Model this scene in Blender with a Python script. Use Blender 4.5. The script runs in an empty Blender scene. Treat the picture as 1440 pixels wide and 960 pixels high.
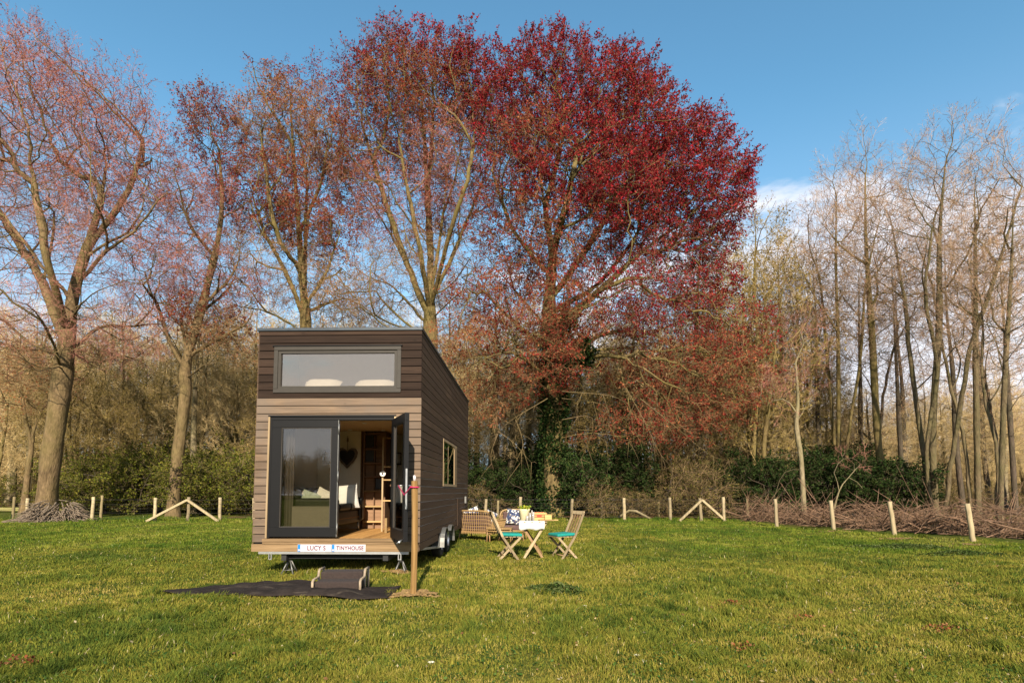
import bpy, math, random
import numpy as np
from mathutils import Vector, Matrix
R = math.radians
sc = bpy.context.scene
COL = sc.collection
rs = np.random.RandomState(7)
random.seed(7)

# ------------------------------------------------------------------ camera
CAM_Z, PITCH, F = 1.3, R(4.1), 800.0
cam = bpy.data.cameras.new('camera'); cam.lens = 20.0; cam.sensor_width = 36.0
cam.shift_y = 153 / 1440.0; cam.clip_end = 2000; cam.clip_start = 0.05
camo = bpy.data.objects.new('camera', cam); COL.objects.link(camo)
camo.location = (0, 0, CAM_Z); camo.rotation_euler = (R(90) + PITCH, 0, 0)
sc.camera = camo

def ray(px, py):
    cx = (px - 720) / F; cy = (633 - py) / F
    return cx, math.cos(PITCH) - cy * math.sin(PITCH), math.sin(PITCH) + cy * math.cos(PITCH)
def at(px, py, Y):
    r = ray(px, py); t = Y / r[1]
    return np.array((r[0] * t, Y, CAM_Z + r[2] * t))
def gnd(px, py, z=0.0):
    r = ray(px, py); t = (z - CAM_Z) / r[2]
    return np.array((r[0] * t, r[1] * t, z))

# ------------------------------------------------------------------ scene tags
def tag(o, label=None, cat=None, group=None, kind=None):
    if label: o['label'] = label
    if cat: o['category'] = cat
    if group: o['group'] = group
    if kind: o['kind'] = kind
    return o
def empty(name, loc=(0, 0, 0), rz=0.0, label=None, cat=None, group=None):
    o = bpy.data.objects.new(name, None); COL.objects.link(o)
    o.empty_display_size = 0.1
    o.location = [float(q) for q in loc]; o.rotation_euler = (0, 0, rz)
    return tag(o, label, cat, group)
def copy_tree(o, parent=None):
    c = o.copy(); COL.objects.link(c); c.parent = parent
    for ch in list(o.children): copy_tree(ch, c)
    return c

# ------------------------------------------------------------------ materials
MATS = {}
def nmat(name):
    m = bpy.data.materials.new(name); m.use_nodes = True
    nt = m.node_tree; b = nt.nodes['Principled BSDF']
    MATS[name] = m
    return m, nt, b
def N(nt, t, **kw):
    n = nt.nodes.new(t)
    for k, v in kw.items():
        if k in n.inputs.keys(): n.inputs[k].default_value = v
        else: setattr(n, k, v)
    return n
def ramp(nt, src, stops, interp='LINEAR'):
    r = nt.nodes.new('ShaderNodeValToRGB'); r.color_ramp.interpolation = interp
    e = r.color_ramp.elements
    while len(e) < len(stops): e.new(0.5)
    for i, (p, c) in enumerate(stops):
        e[i].position = p; e[i].color = (*c, 1) if len(c) == 3 else c
    nt.links.new(src, r.inputs['Fac'])
    return r.outputs['Color']
def mixc(nt, fac, a, b, mode='MIX'):
    n = nt.nodes.new('ShaderNodeMix'); n.data_type = 'RGBA'; n.blend_type = mode
    for s, v in ((n.inputs[0], fac), (n.inputs[6], a), (n.inputs[7], b)):
        if hasattr(v, 'is_linked') or isinstance(v, bpy.types.NodeSocket): nt.links.new(v, s)
        elif isinstance(v, (int, float)): s.default_value = v
        else: s.default_value = (*v, 1)
    return n.outputs[2]
def tex(nt, scale=(1, 1, 1), coord='Object', nscale=5.0, detail=4.0, rough=0.6, dist=0.0, kind='ShaderNodeTexNoise'):
    tc = nt.nodes.new('ShaderNodeTexCoord'); mp = nt.nodes.new('ShaderNodeMapping')
    mp.inputs['Scale'].default_value = scale
    nt.links.new(tc.outputs[coord], mp.inputs['Vector'])
    n = nt.nodes.new(kind); n.inputs['Scale'].default_value = nscale
    if kind == 'ShaderNodeTexNoise':
        n.inputs['Detail'].default_value = detail; n.inputs['Roughness'].default_value = rough
        n.inputs['Distortion'].default_value = dist
    nt.links.new(mp.outputs['Vector'], n.inputs['Vector'])
    return n
def bump(nt, b, src, strength=0.3, dist=0.02):
    bp = nt.nodes.new('ShaderNodeBump'); bp.inputs['Strength'].default_value = strength
    bp.inputs['Distance'].default_value = dist
    nt.links.new(src, bp.inputs['Height']); nt.links.new(bp.outputs['Normal'], b.inputs['Normal'])
def plain(name, c, rough=0.6, metal=0.0, var=0.15, nscale=12, bumpv=0.0, spec=None):
    m, nt, b = nmat(name)
    n = tex(nt, nscale=nscale)
    lo = tuple(x * (1 - var) for x in c); hi = tuple(min(1, x * (1 + var)) for x in c)
    nt.links.new(ramp(nt, n.outputs['Fac'], [(0.3, lo), (0.7, hi)]), b.inputs['Base Color'])
    b.inputs['Roughness'].default_value = rough; b.inputs['Metallic'].default_value = metal
    if spec is not None: b.inputs['Specular IOR Level'].default_value = spec
    if bumpv: bump(nt, b, n.outputs['Fac'], bumpv)
    return m
def wood(name, lo, hi, axis='X', rough=0.75, knots=0.0, scale=1.0, bumpv=0.25, grey=None):
    """grain runs along axis; face attribute 'rnd' shifts each board"""
    m, nt, b = nmat(name)
    s = {'X': (0.5, 9, 9), 'Y': (9, 0.5, 9), 'Z': (9, 9, 0.5)}[axis]
    tc = nt.nodes.new('ShaderNodeTexCoord')
    at_ = nt.nodes.new('ShaderNodeAttribute'); at_.attribute_name = 'rnd'
    add = nt.nodes.new('ShaderNodeVectorMath'); add.operation = 'ADD'
    mul = nt.nodes.new('ShaderNodeVectorMath'); mul.operation = 'SCALE'; mul.inputs['Scale'].default_value = 23.0
    nt.links.new(at_.outputs['Vector'], mul.inputs[0])
    nt.links.new(tc.outputs['Object'], add.inputs[0]); nt.links.new(mul.outputs[0], add.inputs[1])
    mp = nt.nodes.new('ShaderNodeMapping'); mp.inputs['Scale'].default_value = [q * scale for q in s]
    nt.links.new(add.outputs[0], mp.inputs['Vector'])
    n = nt.nodes.new('ShaderNodeTexNoise'); n.inputs['Scale'].default_value = 3.0
    n.inputs['Detail'].default_value = 6; n.inputs['Roughness'].default_value = 0.65; n.inputs['Distortion'].default_value = 0.6
    nt.links.new(mp.outputs['Vector'], n.inputs['Vector'])
    c = ramp(nt, n.outputs['Fac'], [(0.25, lo), (0.5, tuple((a + b_) / 2 for a, b_ in zip(lo, hi))), (0.72, hi)])
    # board to board tone
    sep = nt.nodes.new('ShaderNodeSeparateXYZ'); nt.links.new(at_.outputs['Vector'], sep.inputs[0])
    v = ramp(nt, sep.outputs[0], [(0, (0.62, 0.6, 0.58)), (1, (1.32, 1.3, 1.26))])
    c = mixc(nt, 1.0, c, v, 'MULTIPLY')
    if knots:
        mp2 = nt.nodes.new('ShaderNodeMapping')
        k = {'X': (1.0, 2.2, 2.2), 'Y': (2.2, 1.0, 2.2), 'Z': (2.2, 2.2, 1.0)}[axis]
        mp2.inputs['Scale'].default_value = k; nt.links.new(add.outputs[0], mp2.inputs['Vector'])
        vo = nt.nodes.new('ShaderNodeTexVoronoi'); vo.inputs['Scale'].default_value = 2.6
        nt.links.new(mp2.outputs['Vector'], vo.inputs['Vector'])
        kf = ramp(nt, vo.outputs['Distance'], [(0.03, (knots,) * 3), (0.11, (0, 0, 0))])
        c = mixc(nt, kf, c, tuple(q * 0.35 for q in lo))
    if grey:
        g = tex(nt, nscale=1.7, detail=3)
        c = mixc(nt, ramp(nt, g.outputs['Fac'], [(0.3, (.2, .2, .2)), (0.65, (0.8, 0.8, 0.8))]), c, grey)
    nt.links.new(c, b.inputs['Base Color']); b.inputs['Roughness'].default_value = rough
    b.inputs['Specular IOR Level'].default_value = 0.12
    bump(nt, b, n.outputs['Fac'], bumpv, 0.01)
    return m

wood('clad_dark', (0.018, 0.0108, 0.0078), (0.042, 0.026, 0.018), 'X', knots=0.5)
wood('clad_weathered', (0.055, 0.034, 0.02), (0.23, 0.156, 0.098), 'X', knots=1.0, grey=(0.138, 0.108, 0.085))
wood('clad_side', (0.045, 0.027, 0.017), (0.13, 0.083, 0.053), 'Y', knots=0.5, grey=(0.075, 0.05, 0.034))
wood('fascia_wood', (0.11, 0.07, 0.035), (0.25, 0.17, 0.095), 'X', knots=0.7)
wood('jamb_wood', (0.28, 0.2, 0.11), (0.42, 0.32, 0.2), 'Z')
wood('post_wood', (0.19, 0.105, 0.032), (0.46, 0.29, 0.12), 'Z', knots=0.8)
wood('fence_wood', (0.17, 0.135, 0.08), (0.42, 0.345, 0.215), 'Z', knots=0.4)
wood('fence_old', (0.13, 0.1, 0.05), (0.22, 0.18, 0.1), 'Z', knots=0.4)
wood('floor_wood', (0.26, 0.13, 0.04), (0.46, 0.27, 0.1), 'Y')
wood('teak', (0.16, 0.1, 0.05), (0.27, 0.18, 0.1), 'Z', bumpv=0.1)
wood('teak_pale', (0.22, 0.165, 0.1), (0.36, 0.29, 0.18), 'Z', bumpv=0.1)
wood('shelf_wood', (0.15, 0.09, 0.055), (0.25, 0.155, 0.095), 'X')
wood('shelf_pale', (0.3, 0.2, 0.09), (0.42, 0.3, 0.15), 'X')
wood('crate_wood', (0.33, 0.21, 0.08), (0.5, 0.35, 0.16), 'X')
plain('anthracite', (0.005, 0.005, 0.0055), 0.5, var=0.1, spec=.2)
plain('window_grey', (0.04, 0.035, 0.029), 0.5, var=0.08, spec=.2)
plain('roof_metal', (0.035, 0.045, 0.055), 0.4, 0.3)
plain('steel', (0.55, 0.55, 0.54), 0.38, 0.9, var=0.12)
plain('galvanised', (0.17, 0.17, 0.16), 0.5, 0.6, var=0.2)
plain('white_paint', (0.75, 0.74, 0.7), 0.5, var=0.04)
plain('cream_wall', (0.78, 0.75, 0.62), 0.8, var=0.03)
plain('ceiling_wood', (0.62, 0.47, 0.28), 0.7, var=0.1)
plain('grey_wall', (0.62, 0.62, 0.6), 0.85, var=0.03)
plain('black_leather', (0.006, 0.0055, 0.005), 0.42, var=0.3, bumpv=0.1, spec=.3)
plain('rubber', (0.015, 0.015, 0.015), 0.8)
plain('geotextile', (0.016, 0.0125, 0.012), 0.95, var=0.45, nscale=6, bumpv=0.5)
m, nt, b = nmat('geotextile')
n = tex(nt, nscale=5, detail=6, rough=.7); n2 = tex(nt, (1, 3, 1), nscale=2.2, detail=5, dist=1.5)
c = ramp(nt, n.outputs['Fac'], [(.3, (.013, .010, .009)), (.7, (.032, .025, .022))])
c = mixc(nt, ramp(nt, n2.outputs['Fac'], [(.56, (0, 0, 0)), (.7, (.75, .75, .75))]), c, (.075, .06, .045))
nt.links.new(c, b.inputs['Base Color']); b.inputs['Roughness'].default_value = .95; b.inputs['Specular IOR Level'].default_value = .1; bump(nt, b, n.outputs['Fac'], .8, .03)
plain('carpet_black', (0.028, 0.018, 0.015), 0.95, var=0.3, nscale=40, bumpv=0.5)
plain('step_side', (0.26, 0.2, 0.135), 0.7, var=0.3, nscale=20)
plain('teal_fabric', (0.0, 0.2, 0.17), 0.85, var=0.12, bumpv=0.2)
plain('white_fabric', (0.6, 0.6, 0.56), 0.85, var=0.04, bumpv=0.15)
plain('sunlit_leather', (0.12, 0.108, 0.085), 0.6, var=.08)  # sunlight on black leather put into the colour
plain('cushion_green', (0.3, 0.36, 0.3), 0.85, var=0.15)
plain('curtain_cloth', (0.05, 0.042, 0.036), 0.9, var=0.15)
plain('brown_fabric', (0.09, 0.05, 0.045), 0.9, var=0.2)
plain('rattan', (0.3, 0.19, 0.075), 0.55, var=0.3, nscale=60)
plain('rattan_brown', (0.28, 0.16, 0.07), 0.6, var=0.3, nscale=60)
plain('pot_cream', (0.68, 0.6, 0.38), 0.7, var=0.08)
plain('red_flower', (0.6, 0.04, 0.02), 0.7)
plain('glass_dull', (0.35, 0.33, 0.3), 0.15, var=0.3)
plain('heart_black', (0.012, 0.011, 0.01), 0.8)
plain('heart_frame', (0.17, 0.13, 0.095), 0.8, var=0.4)
plain('plate_white', (0.5, 0.46, 0.47), 0.4, var=0.03)
plain('plate_blue', (0.01, 0.16, 0.42), 0.4, var=0.05)
plain('plate_text', (0.09, 0.018, 0.05), 0.5, var=0.05)
plain('pink_strap', (0.5, 0.01, 0.09), 0.6, var=0.05)
plain('photo_dark', (0.02, 0.018, 0.018), 0.4)
plain('dark_soil', (0.1, 0.065, 0.04), 0.95, var=0.4, bumpv=0.6)
plain('wood_chips', (0.22, 0.135, 0.05), 0.9, var=0.4, nscale=30, bumpv=0.5)
plain('wire_steel', (0.07, 0.065, 0.06), 0.5, 0.5)
plain('plum_cloth', (0.06, 0.04, 0.045), 0.9)

m, nt, b = nmat('patterned_fabric')
v = tex(nt, nscale=26, kind='ShaderNodeTexVoronoi')
nt.links.new(ramp(nt, v.outputs['Color'], [(0.0, (0.02, 0.03, 0.08)), (0.35, (0.03, 0.05, 0.12)), (0.5, (0.6, 0.58, 0.52)), (0.75, (0.12, 0.1, 0.1)), (1, (0.65, 0.62, 0.58))], 'CONSTANT'), b.inputs['Base Color'])
b.inputs['Roughness'].default_value = 0.9

def glass(name, tint, refl, base, gc=(.97, .96, .95)):
    m = bpy.data.materials.new(name); m.use_nodes = True; nt = m.node_tree; nt.nodes.clear()
    out = nt.nodes.new('ShaderNodeOutputMaterial'); mx = nt.nodes.new('ShaderNodeMixShader')
    tr = N(nt, 'ShaderNodeBsdfTransparent'); tr.inputs['Color'].default_value = (*tint, 1)
    gl = nt.nodes.new('ShaderNodeBsdfGlossy'); gl.inputs['Roughness'].default_value = 0.005
    gl.inputs['Color'].default_value = (*gc, 1)
    fr = nt.nodes.new('ShaderNodeFresnel'); fr.inputs['IOR'].default_value = 1.5
    ma = nt.nodes.new('ShaderNodeMath'); ma.operation = 'MULTIPLY_ADD'; ma.use_clamp = True
    ma.inputs[1].default_value = refl; ma.inputs[2].default_value = base
    nt.links.new(fr.outputs[0], ma.inputs[0]); nt.links.new(ma.outputs[0], mx.inputs[0])
    nt.links.new(tr.outputs[0], mx.inputs[1]); nt.links.new(gl.outputs[0], mx.inputs[2])
    nt.links.new(mx.outputs[0], out.inputs[0]); MATS[name] = m
glass('door_glass', (0.86, 0.84, 0.78), 1.4, 0.04)
glass('loft_glass', (0.93, 0.9, 0.85), 1.3, 0.15, (1, .9, .8))
glass('side_glass', (0.6, 0.62, 0.6), 1.6, 0.1)

# foliage: colour of every leaf / twig is its own (face attribute 'tint')
m = bpy.data.materials.new('foliage'); m.use_nodes = True; nt = m.node_tree; nt.nodes.clear()
out = nt.nodes.new('ShaderNodeOutputMaterial'); df = nt.nodes.new('ShaderNodeBsdfDiffuse')
a = nt.nodes.new('ShaderNodeAttribute'); a.attribute_name = 'tint'
tl = nt.nodes.new('ShaderNodeBsdfTranslucent'); mx = nt.nodes.new('ShaderNodeMixShader'); mx.inputs[0].default_value = 0.3
nt.links.new(a.outputs['Color'], df.inputs['Color']); nt.links.new(a.outputs['Color'], tl.inputs['Color'])
nt.links.new(df.outputs[0], mx.inputs[1]); nt.links.new(tl.outputs[0], mx.inputs[2]); nt.links.new(mx.outputs[0], out.inputs[0])
MATS['foliage'] = m
m = bpy.data.materials.new('twigs'); m.use_nodes = True; nt = m.node_tree; nt.nodes.clear()
out = nt.nodes.new('ShaderNodeOutputMaterial'); df = nt.nodes.new('ShaderNodeBsdfDiffuse')
a = nt.nodes.new('ShaderNodeAttribute'); a.attribute_name = 'tint'
nt.links.new(a.outputs['Color'], df.inputs['Color']); nt.links.new(df.outputs[0], out.inputs[0])
MATS['twigs'] = m

def bark(name, lo, hi, moss=None, mfac=0.5):
    m, nt, b = nmat(name)
    n = tex(nt, (1.6, 1.6, 0.5), nscale=3.2, detail=7, rough=0.7, dist=0.4)
    c = ramp(nt, n.outputs['Fac'], [(0.28, lo), (0.7, hi)])
    f = tex(nt, (1, 1, 0.35), nscale=14, detail=4)
    c = mixc(nt, 0.55, c, ramp(nt, f.outputs['Fac'], [(0.3, (0.45, 0.45, 0.45)), (0.7, (1.25, 1.25, 1.25))]), 'MULTIPLY')
    if moss:
        g = tex(nt, nscale=0.7, detail=3)
        c = mixc(nt, ramp(nt, g.outputs['Fac'], [(0.42, (0, 0, 0)), (0.6, (mfac,) * 3)]), c, moss)
    nt.links.new(c, b.inputs['Base Color']); b.inputs['Roughness'].default_value = 0.9
    b.inputs['Specular IOR Level'].default_value = 0.15
    bump(nt, b, f.outputs['Fac'], 0.8, 0.06)
bark('bark_beech', (0.06, 0.04, 0.02), (0.225, 0.155, 0.08), (0.12, 0.1, 0.03), 0.4)
bark('bark_olive', (0.06, 0.042, 0.018), (0.22, 0.16, 0.068), (0.13, 0.11, 0.03), 0.5)
bark('bark_grey', (0.05, 0.036, 0.02), (0.19, 0.145, 0.08), (0.085, 0.08, 0.03), 0.55)
bark('bark_pale', (0.14, 0.105, 0.06), (0.3, 0.245, 0.15), (0.16, 0.145, 0.06), 0.45)
bark('bark_dark', (0.045, 0.034, 0.024), (0.12, 0.09, 0.065), (0.06, 0.06, 0.03), 0.4)

# ------------------------------------------------------------------ mesh building
class MB:
    def __init__(s): s.v = []; s.f = []; s.r = []; s.sm = []
    def add(s, vs, fs, r=None, smooth=False):
        o = len(s.v); s.v += [tuple(map(float, q)) for q in vs]
        if r is None: r = random.random()
        for f in fs: s.f.append(tuple(i + o for i in f)); s.r.append(r); s.sm.append(smooth)
        return s
    def box(s, a, b, r=None, M=None):
        x0, y0, z0 = a; x1, y1, z1 = b
        vs = [(x0, y0, z0), (x1, y0, z0), (x1, y1, z0), (x0, y1, z0), (x0, y0, z1), (x1, y0, z1), (x1, y1, z1), (x0, y1, z1)]
        if M is not None: vs = [tuple(M @ Vector(q)) for q in vs]
        return s.add(vs, [(0, 3, 2, 1), (4, 5, 6, 7), (0, 1, 5, 4), (1, 2, 6, 5), (2, 3, 7, 6), (3, 0, 4, 7)], r)
    def bar(s, p, q, w, h, up=(0, 0, 1), r=None):
        """rectangular bar from p to q, w across, h along up"""
        p = Vector(p); q = Vector(q); d = (q - p).normalized(); u = Vector(up)
        x = d.cross(u)
        if x.length < 1e-4: x = d.cross(Vector((0, 1, 0)))
        x.normalize(); u = x.cross(d).normalized()
        vs = []
        for c in (p, q):
            for sx, sy in ((-1, -1), (1, -1), (1, 1), (-1, 1)): vs.append(c + x * sx * w / 2 + u * sy * h / 2)
        return s.add(vs, [(0, 3, 2, 1), (4, 5, 6, 7), (0, 1, 5, 4), (1, 2, 6, 5), (2, 3, 7, 6), (3, 0, 4, 7)], r)
    def tube(s, pts, rad, n=8, cap=True, r=None, smooth=True):
        pts = [Vector([float(c) for c in p]) for p in pts]; k = len(pts)
        if not hasattr(rad, '__len__'): rad = [rad] * k
        vs = []; x = None
        for i in range(k):
            d = (pts[min(i + 1, k - 1)] - pts[max(i - 1, 0)])
            if d.length < 1e-9: d = Vector((0, 0, 1))
            d.normalize()
            if x is None:
                x = d.cross(Vector((0.3, 0.9, 0.1)));
                if x.length < 1e-3: x = d.cross(Vector((1, 0, 0)))
            x = (x - d * x.dot(d)).normalized(); y = d.cross(x)
            for j in range(n):
                t = 2 * math.pi * j / n
                vs.append(pts[i] + (x * math.cos(t) + y * math.sin(t)) * rad[i])
        fs = [(i * n + j, i * n + (j + 1) % n, (i + 1) * n + (j + 1) % n, (i + 1) * n + j) for i in range(k - 1) for j in range(n)]
        if cap: fs += [tuple(range(n - 1, -1, -1)), tuple((k - 1) * n + j for j in range(n))]
        return s.add(vs, fs, r, smooth)
    def lathe(s, c, prof, n=20, r=None):
        vs = []
        for rr, z in prof:
            for j in range(n):
                t = 2 * math.pi * j / n; vs.append((c[0] + rr * math.cos(t), c[1] + rr * math.sin(t), c[2] + z))
        k = len(prof)
        fs = [(i * n + j, i * n + (j + 1) % n, (i + 1) * n + (j + 1) % n, (i + 1) * n + j) for i in range(k - 1) for j in range(n)]
        return s.add(vs, fs, r, True)
    def build(s, name, mat, parent=None, bevel=0.0, **tg):
        me = bpy.data.meshes.new(name); me.from_pydata(s.v, [], s.f)
        me.materials.append(MATS[mat]); me.polygons.foreach_set('use_smooth', s.sm)
        at_ = me.attributes.new('rnd', 'FLOAT_VECTOR', 'FACE')
        a = np.repeat(np.array(s.r, dtype=np.float32)[:, None], 3, 1); a[:, 1] = (a[:, 0] * 7.13) % 1; a[:, 2] = (a[:, 0] * 3.71) % 1
        at_.data.foreach_set('vector', a.ravel())
        o = bpy.data.objects.new(name, me); COL.objects.link(o); o.parent = parent
        if bevel:
            bm = o.modifiers.new('bevel', 'BEVEL'); bm.width = bevel; bm.segments = 2; bm.limit_method = 'ANGLE'
        if tg: tag(o, **tg)
        return o

def raw_mesh(name, V, Fq, tint, mats, mi=None, smooth=False, parent=None):
    """V (n,3), Fq (m,4) quads, tint (m,3)"""
    me = bpy.data.meshes.new(name); n, m_ = len(V), len(Fq)
    me.vertices.add(n); me.vertices.foreach_set('co', np.ascontiguousarray(V, dtype=np.float32).ravel())
    me.loops.add(m_ * 4); me.loops.foreach_set('vertex_index', np.ascontiguousarray(Fq, dtype=np.int32).ravel())
    me.polygons.add(m_); me.polygons.foreach_set('loop_start', np.arange(0, m_ * 4, 4, dtype=np.int32))
    me.polygons.foreach_set('loop_total', np.full(m_, 4, dtype=np.int32))
    if mi is not None: me.polygons.foreach_set('material_index', np.ascontiguousarray(mi, dtype=np.int32))
    me.polygons.foreach_set('use_smooth', np.full(m_, smooth))
    for k in mats: me.materials.append(MATS[k])
    if tint is not None:
        a = me.attributes.new('tint', 'FLOAT_COLOR', 'FACE')
        c = np.ones((m_, 4), dtype=np.float32); c[:, :3] = tint
        a.data.foreach_set('color', c.ravel())
    me.update(calc_edges=True)
    o = bpy.data.objects.new(name, me); COL.objects.link(o); o.parent = parent
    return o

# ------------------------------------------------------------------ twig sprays
PAL = {  # leaf colours, twig colour
    'crimson': ([(0.17, 0.008, 0.015), (0.29, 0.015, 0.026), (0.09, 0.006, 0.011), (0.31, 0.035, 0.038), (0.22, 0.045, 0.03)], (0.15, 0.09, 0.055)),
    'russet':  ([(0.21, 0.024, 0.022), (0.26, 0.055, 0.03), (0.15, 0.013, 0.015), (0.29, 0.11, 0.048)], (0.2, 0.125, 0.065)),
    'orange':  ([(0.31, 0.105, 0.042), (0.26, 0.085, 0.035), (0.25, 0.045, 0.032), (0.33, 0.16, 0.065)], (0.26, 0.17, 0.09)),
    'bud':     ([(0.32, 0.075, 0.062), (0.27, 0.055, 0.055), (0.36, 0.13, 0.075), (0.26, 0.09, 0.08)], (0.32, 0.15, 0.11)),
    'tan':     ([(0.48, 0.34, 0.13), (0.42, 0.29, 0.11), (0.45, 0.22, 0.1)], (0.47, 0.35, 0.17)),
    'greybud': ([(0.3, 0.13, 0.09), (0.3, 0.19, 0.11)], (0.34, 0.23, 0.14)),
    'olive':   ([(0.24, 0.18, 0.045), (0.29, 0.22, 0.06), (0.18, 0.14, 0.035)], (0.3, 0.22, 0.095)),
    'hedge':   ([(0.085, 0.10, 0.014), (0.13, 0.14, 0.02), (0.055, 0.07, 0.012), (0.18, 0.16, 0.028)], (0.16, 0.12, 0.06)),
    'holly':   ([(0.018, 0.035, 0.010), (0.03, 0.055, 0.016), (0.012, 0.024, 0.008), (0.05, 0.075, 0.02)], (0.10, 0.075, 0.045)),
    'scrub':   ([(0.07, 0.075, 0.016), (0.11, 0.10, 0.024), (0.05, 0.05, 0.014), (0.17, 0.13, 0.04)], (0.19, 0.13, 0.07)),
    'ivy':     ([(0.010, 0.024, 0.007), (0.022, 0.042, 0.012), (0.05, 0.07, 0.02)], (0.08, 0.06, 0.04)),
}
def seg_prism(p, q, r0, r1):
    d = q - p; d /= np.linalg.norm(d) + 1e-9
    x = np.cross(d, [0.31, 0.53, 0.79]); x /= np.linalg.norm(x) + 1e-9; y = np.cross(d, x)
    vs = []
    for c, r in ((p, r0), (q, r1)):
        for t in (0, 2.094, 4.189): vs.append(c + (x * math.cos(t) + y * math.sin(t)) * r)
    return vs, [(0, 1, 4, 3), (1, 2, 5, 4), (2, 0, 3, 5)]
def make_spray(g, L=1.0, nt=7, sub=2, leaves=0, ls=0.07, r=0.009, spread=0.75, kind='tan', asp=0.62, lrange=(0.3, 1.0)):
    V = []; Fq = []; M = []; T = []
    lp, tw = PAL[kind]
    def addv(vs, fs, mi, t):
        o = len(V); V.extend(vs)
        for f in fs: Fq.append([i + o for i in f]); M.append(mi); T.append(t)
    axis = [np.zeros(3)]; d = np.array([0, 0, 1.0])
    for i in range(3):
        d = d + g.normal(0, 0.16, 3); d /= np.linalg.norm(d); axis.append(axis[-1] + d * L / 3)
    lines = []
    for i in range(3):
        addv(*seg_prism(axis[i], axis[i + 1], r * (1 - 0.25 * i), r * (1 - 0.25 * (i + 1))), 0, tw)
        lines.append((axis[i], axis[i + 1], 0.6))
    for k in range(nt):
        t = 0.12 + 0.85 * (k + g.rand() * 0.5) / nt; s_ = t * 3; i = min(2, int(s_))
        p = axis[i] + (axis[i + 1] - axis[i]) * (s_ - i)
        a = k * 2.4 + g.rand(); out = np.array([math.cos(a), math.sin(a), 0]) * spread + np.array([0, 0, 0.75]) + g.normal(0, 0.15, 3)
        out /= np.linalg.norm(out); l = L * (0.55 - 0.28 * t) * (0.7 + 0.6 * g.rand())
        q = p + out * l
        addv(*seg_prism(p, q, r * 0.6, r * 0.3), 0, tuple(np.array(tw) * (0.85 + 0.4 * g.rand())))
        lines.append((p, q, 1.0))
        for j in range(sub):
            u = 0.35 + 0.5 * g.rand(); p2 = p + (q - p) * u
            o2 = out + g.normal(0, 0.55, 3); o2 /= np.linalg.norm(o2); q2 = p2 + o2 * l * 0.5
            addv(*seg_prism(p2, q2, r * 0.38, r * 0.22), 0, tuple(np.array(tw) * (0.9 + 0.4 * g.rand())))
            lines.append((p2, q2, 1.0))
    ln = np.array([np.linalg.norm(b_ - a_) * w for a_, b_, w in lines]); ln /= ln.sum()
    for k in range(leaves):
        a_, b_, _ = lines[g.choice(len(lines), p=ln)]
        p = a_ + (b_ - a_) * g.uniform(*lrange) + g.normal(0, 0.02, 3)
        w = g.normal(0, 1, 3); w /= np.linalg.norm(w); h = np.cross(w, g.normal(0, 1, 3)); h /= np.linalg.norm(h)
        s_ = ls * (0.65 + 0.7 * g.rand())
        c = np.array(lp[g.randint(len(lp))]) * (0.8 + 0.4 * g.rand())
        addv([p, p + w * s_ * 0.5 + h * s_ * asp * 0.5, p + w * s_, p + w * s_ * 0.5 - h * s_ * asp * 0.5], [(0, 1, 2, 3)], 1, tuple(c))
    return np.array(V), np.array(Fq), np.array(M), np.array(T)
def spray_set(n=4, seed=1, **kw):
    g = np.random.RandomState(seed); return [make_spray(g, **kw) for _ in range(n)]

def place_sprays(sets, P, D, S, K, g, tj=0.27):
    """sets: dict kind->variants; K list of kinds per point"""
    Vs = []; Fs = []; Ms = []; Ts = []; off = 0
    K = np.array(K)
    D = D / (np.linalg.norm(D, axis=1, keepdims=True) + 1e-9)
    rx = g.normal(0, 1, (len(P), 3)); X = np.cross(D, rx); X /= np.linalg.norm(X, axis=1, keepdims=True) + 1e-9
    Y = np.cross(D, X); var = g.randint(0, 1000, len(P))
    for kind in sorted(set(K.tolist())):
        vs_ = sets[kind]
        for vi, (V, Fq, M, T) in enumerate(vs_):
            ix = np.where((K == kind) & (var % len(vs_) == vi))[0]
            if len(ix) == 0: continue
            A = (V[None, :, 0, None] * X[ix][:, None, :] + V[None, :, 1, None] * Y[ix][:, None, :] + V[None, :, 2, None] * D[ix][:, None, :])
            A = A * S[ix][:, None, None] + P[ix][:, None, :]
            n = len(V); k = len(ix)
            Vs.append(A.reshape(-1, 3)); Fs.append((Fq[None] + (off + np.arange(k) * n)[:, None, None]).reshape(-1, 4))
            Ms.append(np.tile(M, k))
            tt = np.tile(T, (k, 1)) * np.repeat(1 + g.uniform(-tj, tj, (k, 1)), len(T), 0)
            Ts.append(tt); off += n * k
    return np.concatenate(Vs), np.concatenate(Fs), np.concatenate(Ms), np.clip(np.concatenate(Ts), 0, 1)

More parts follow.
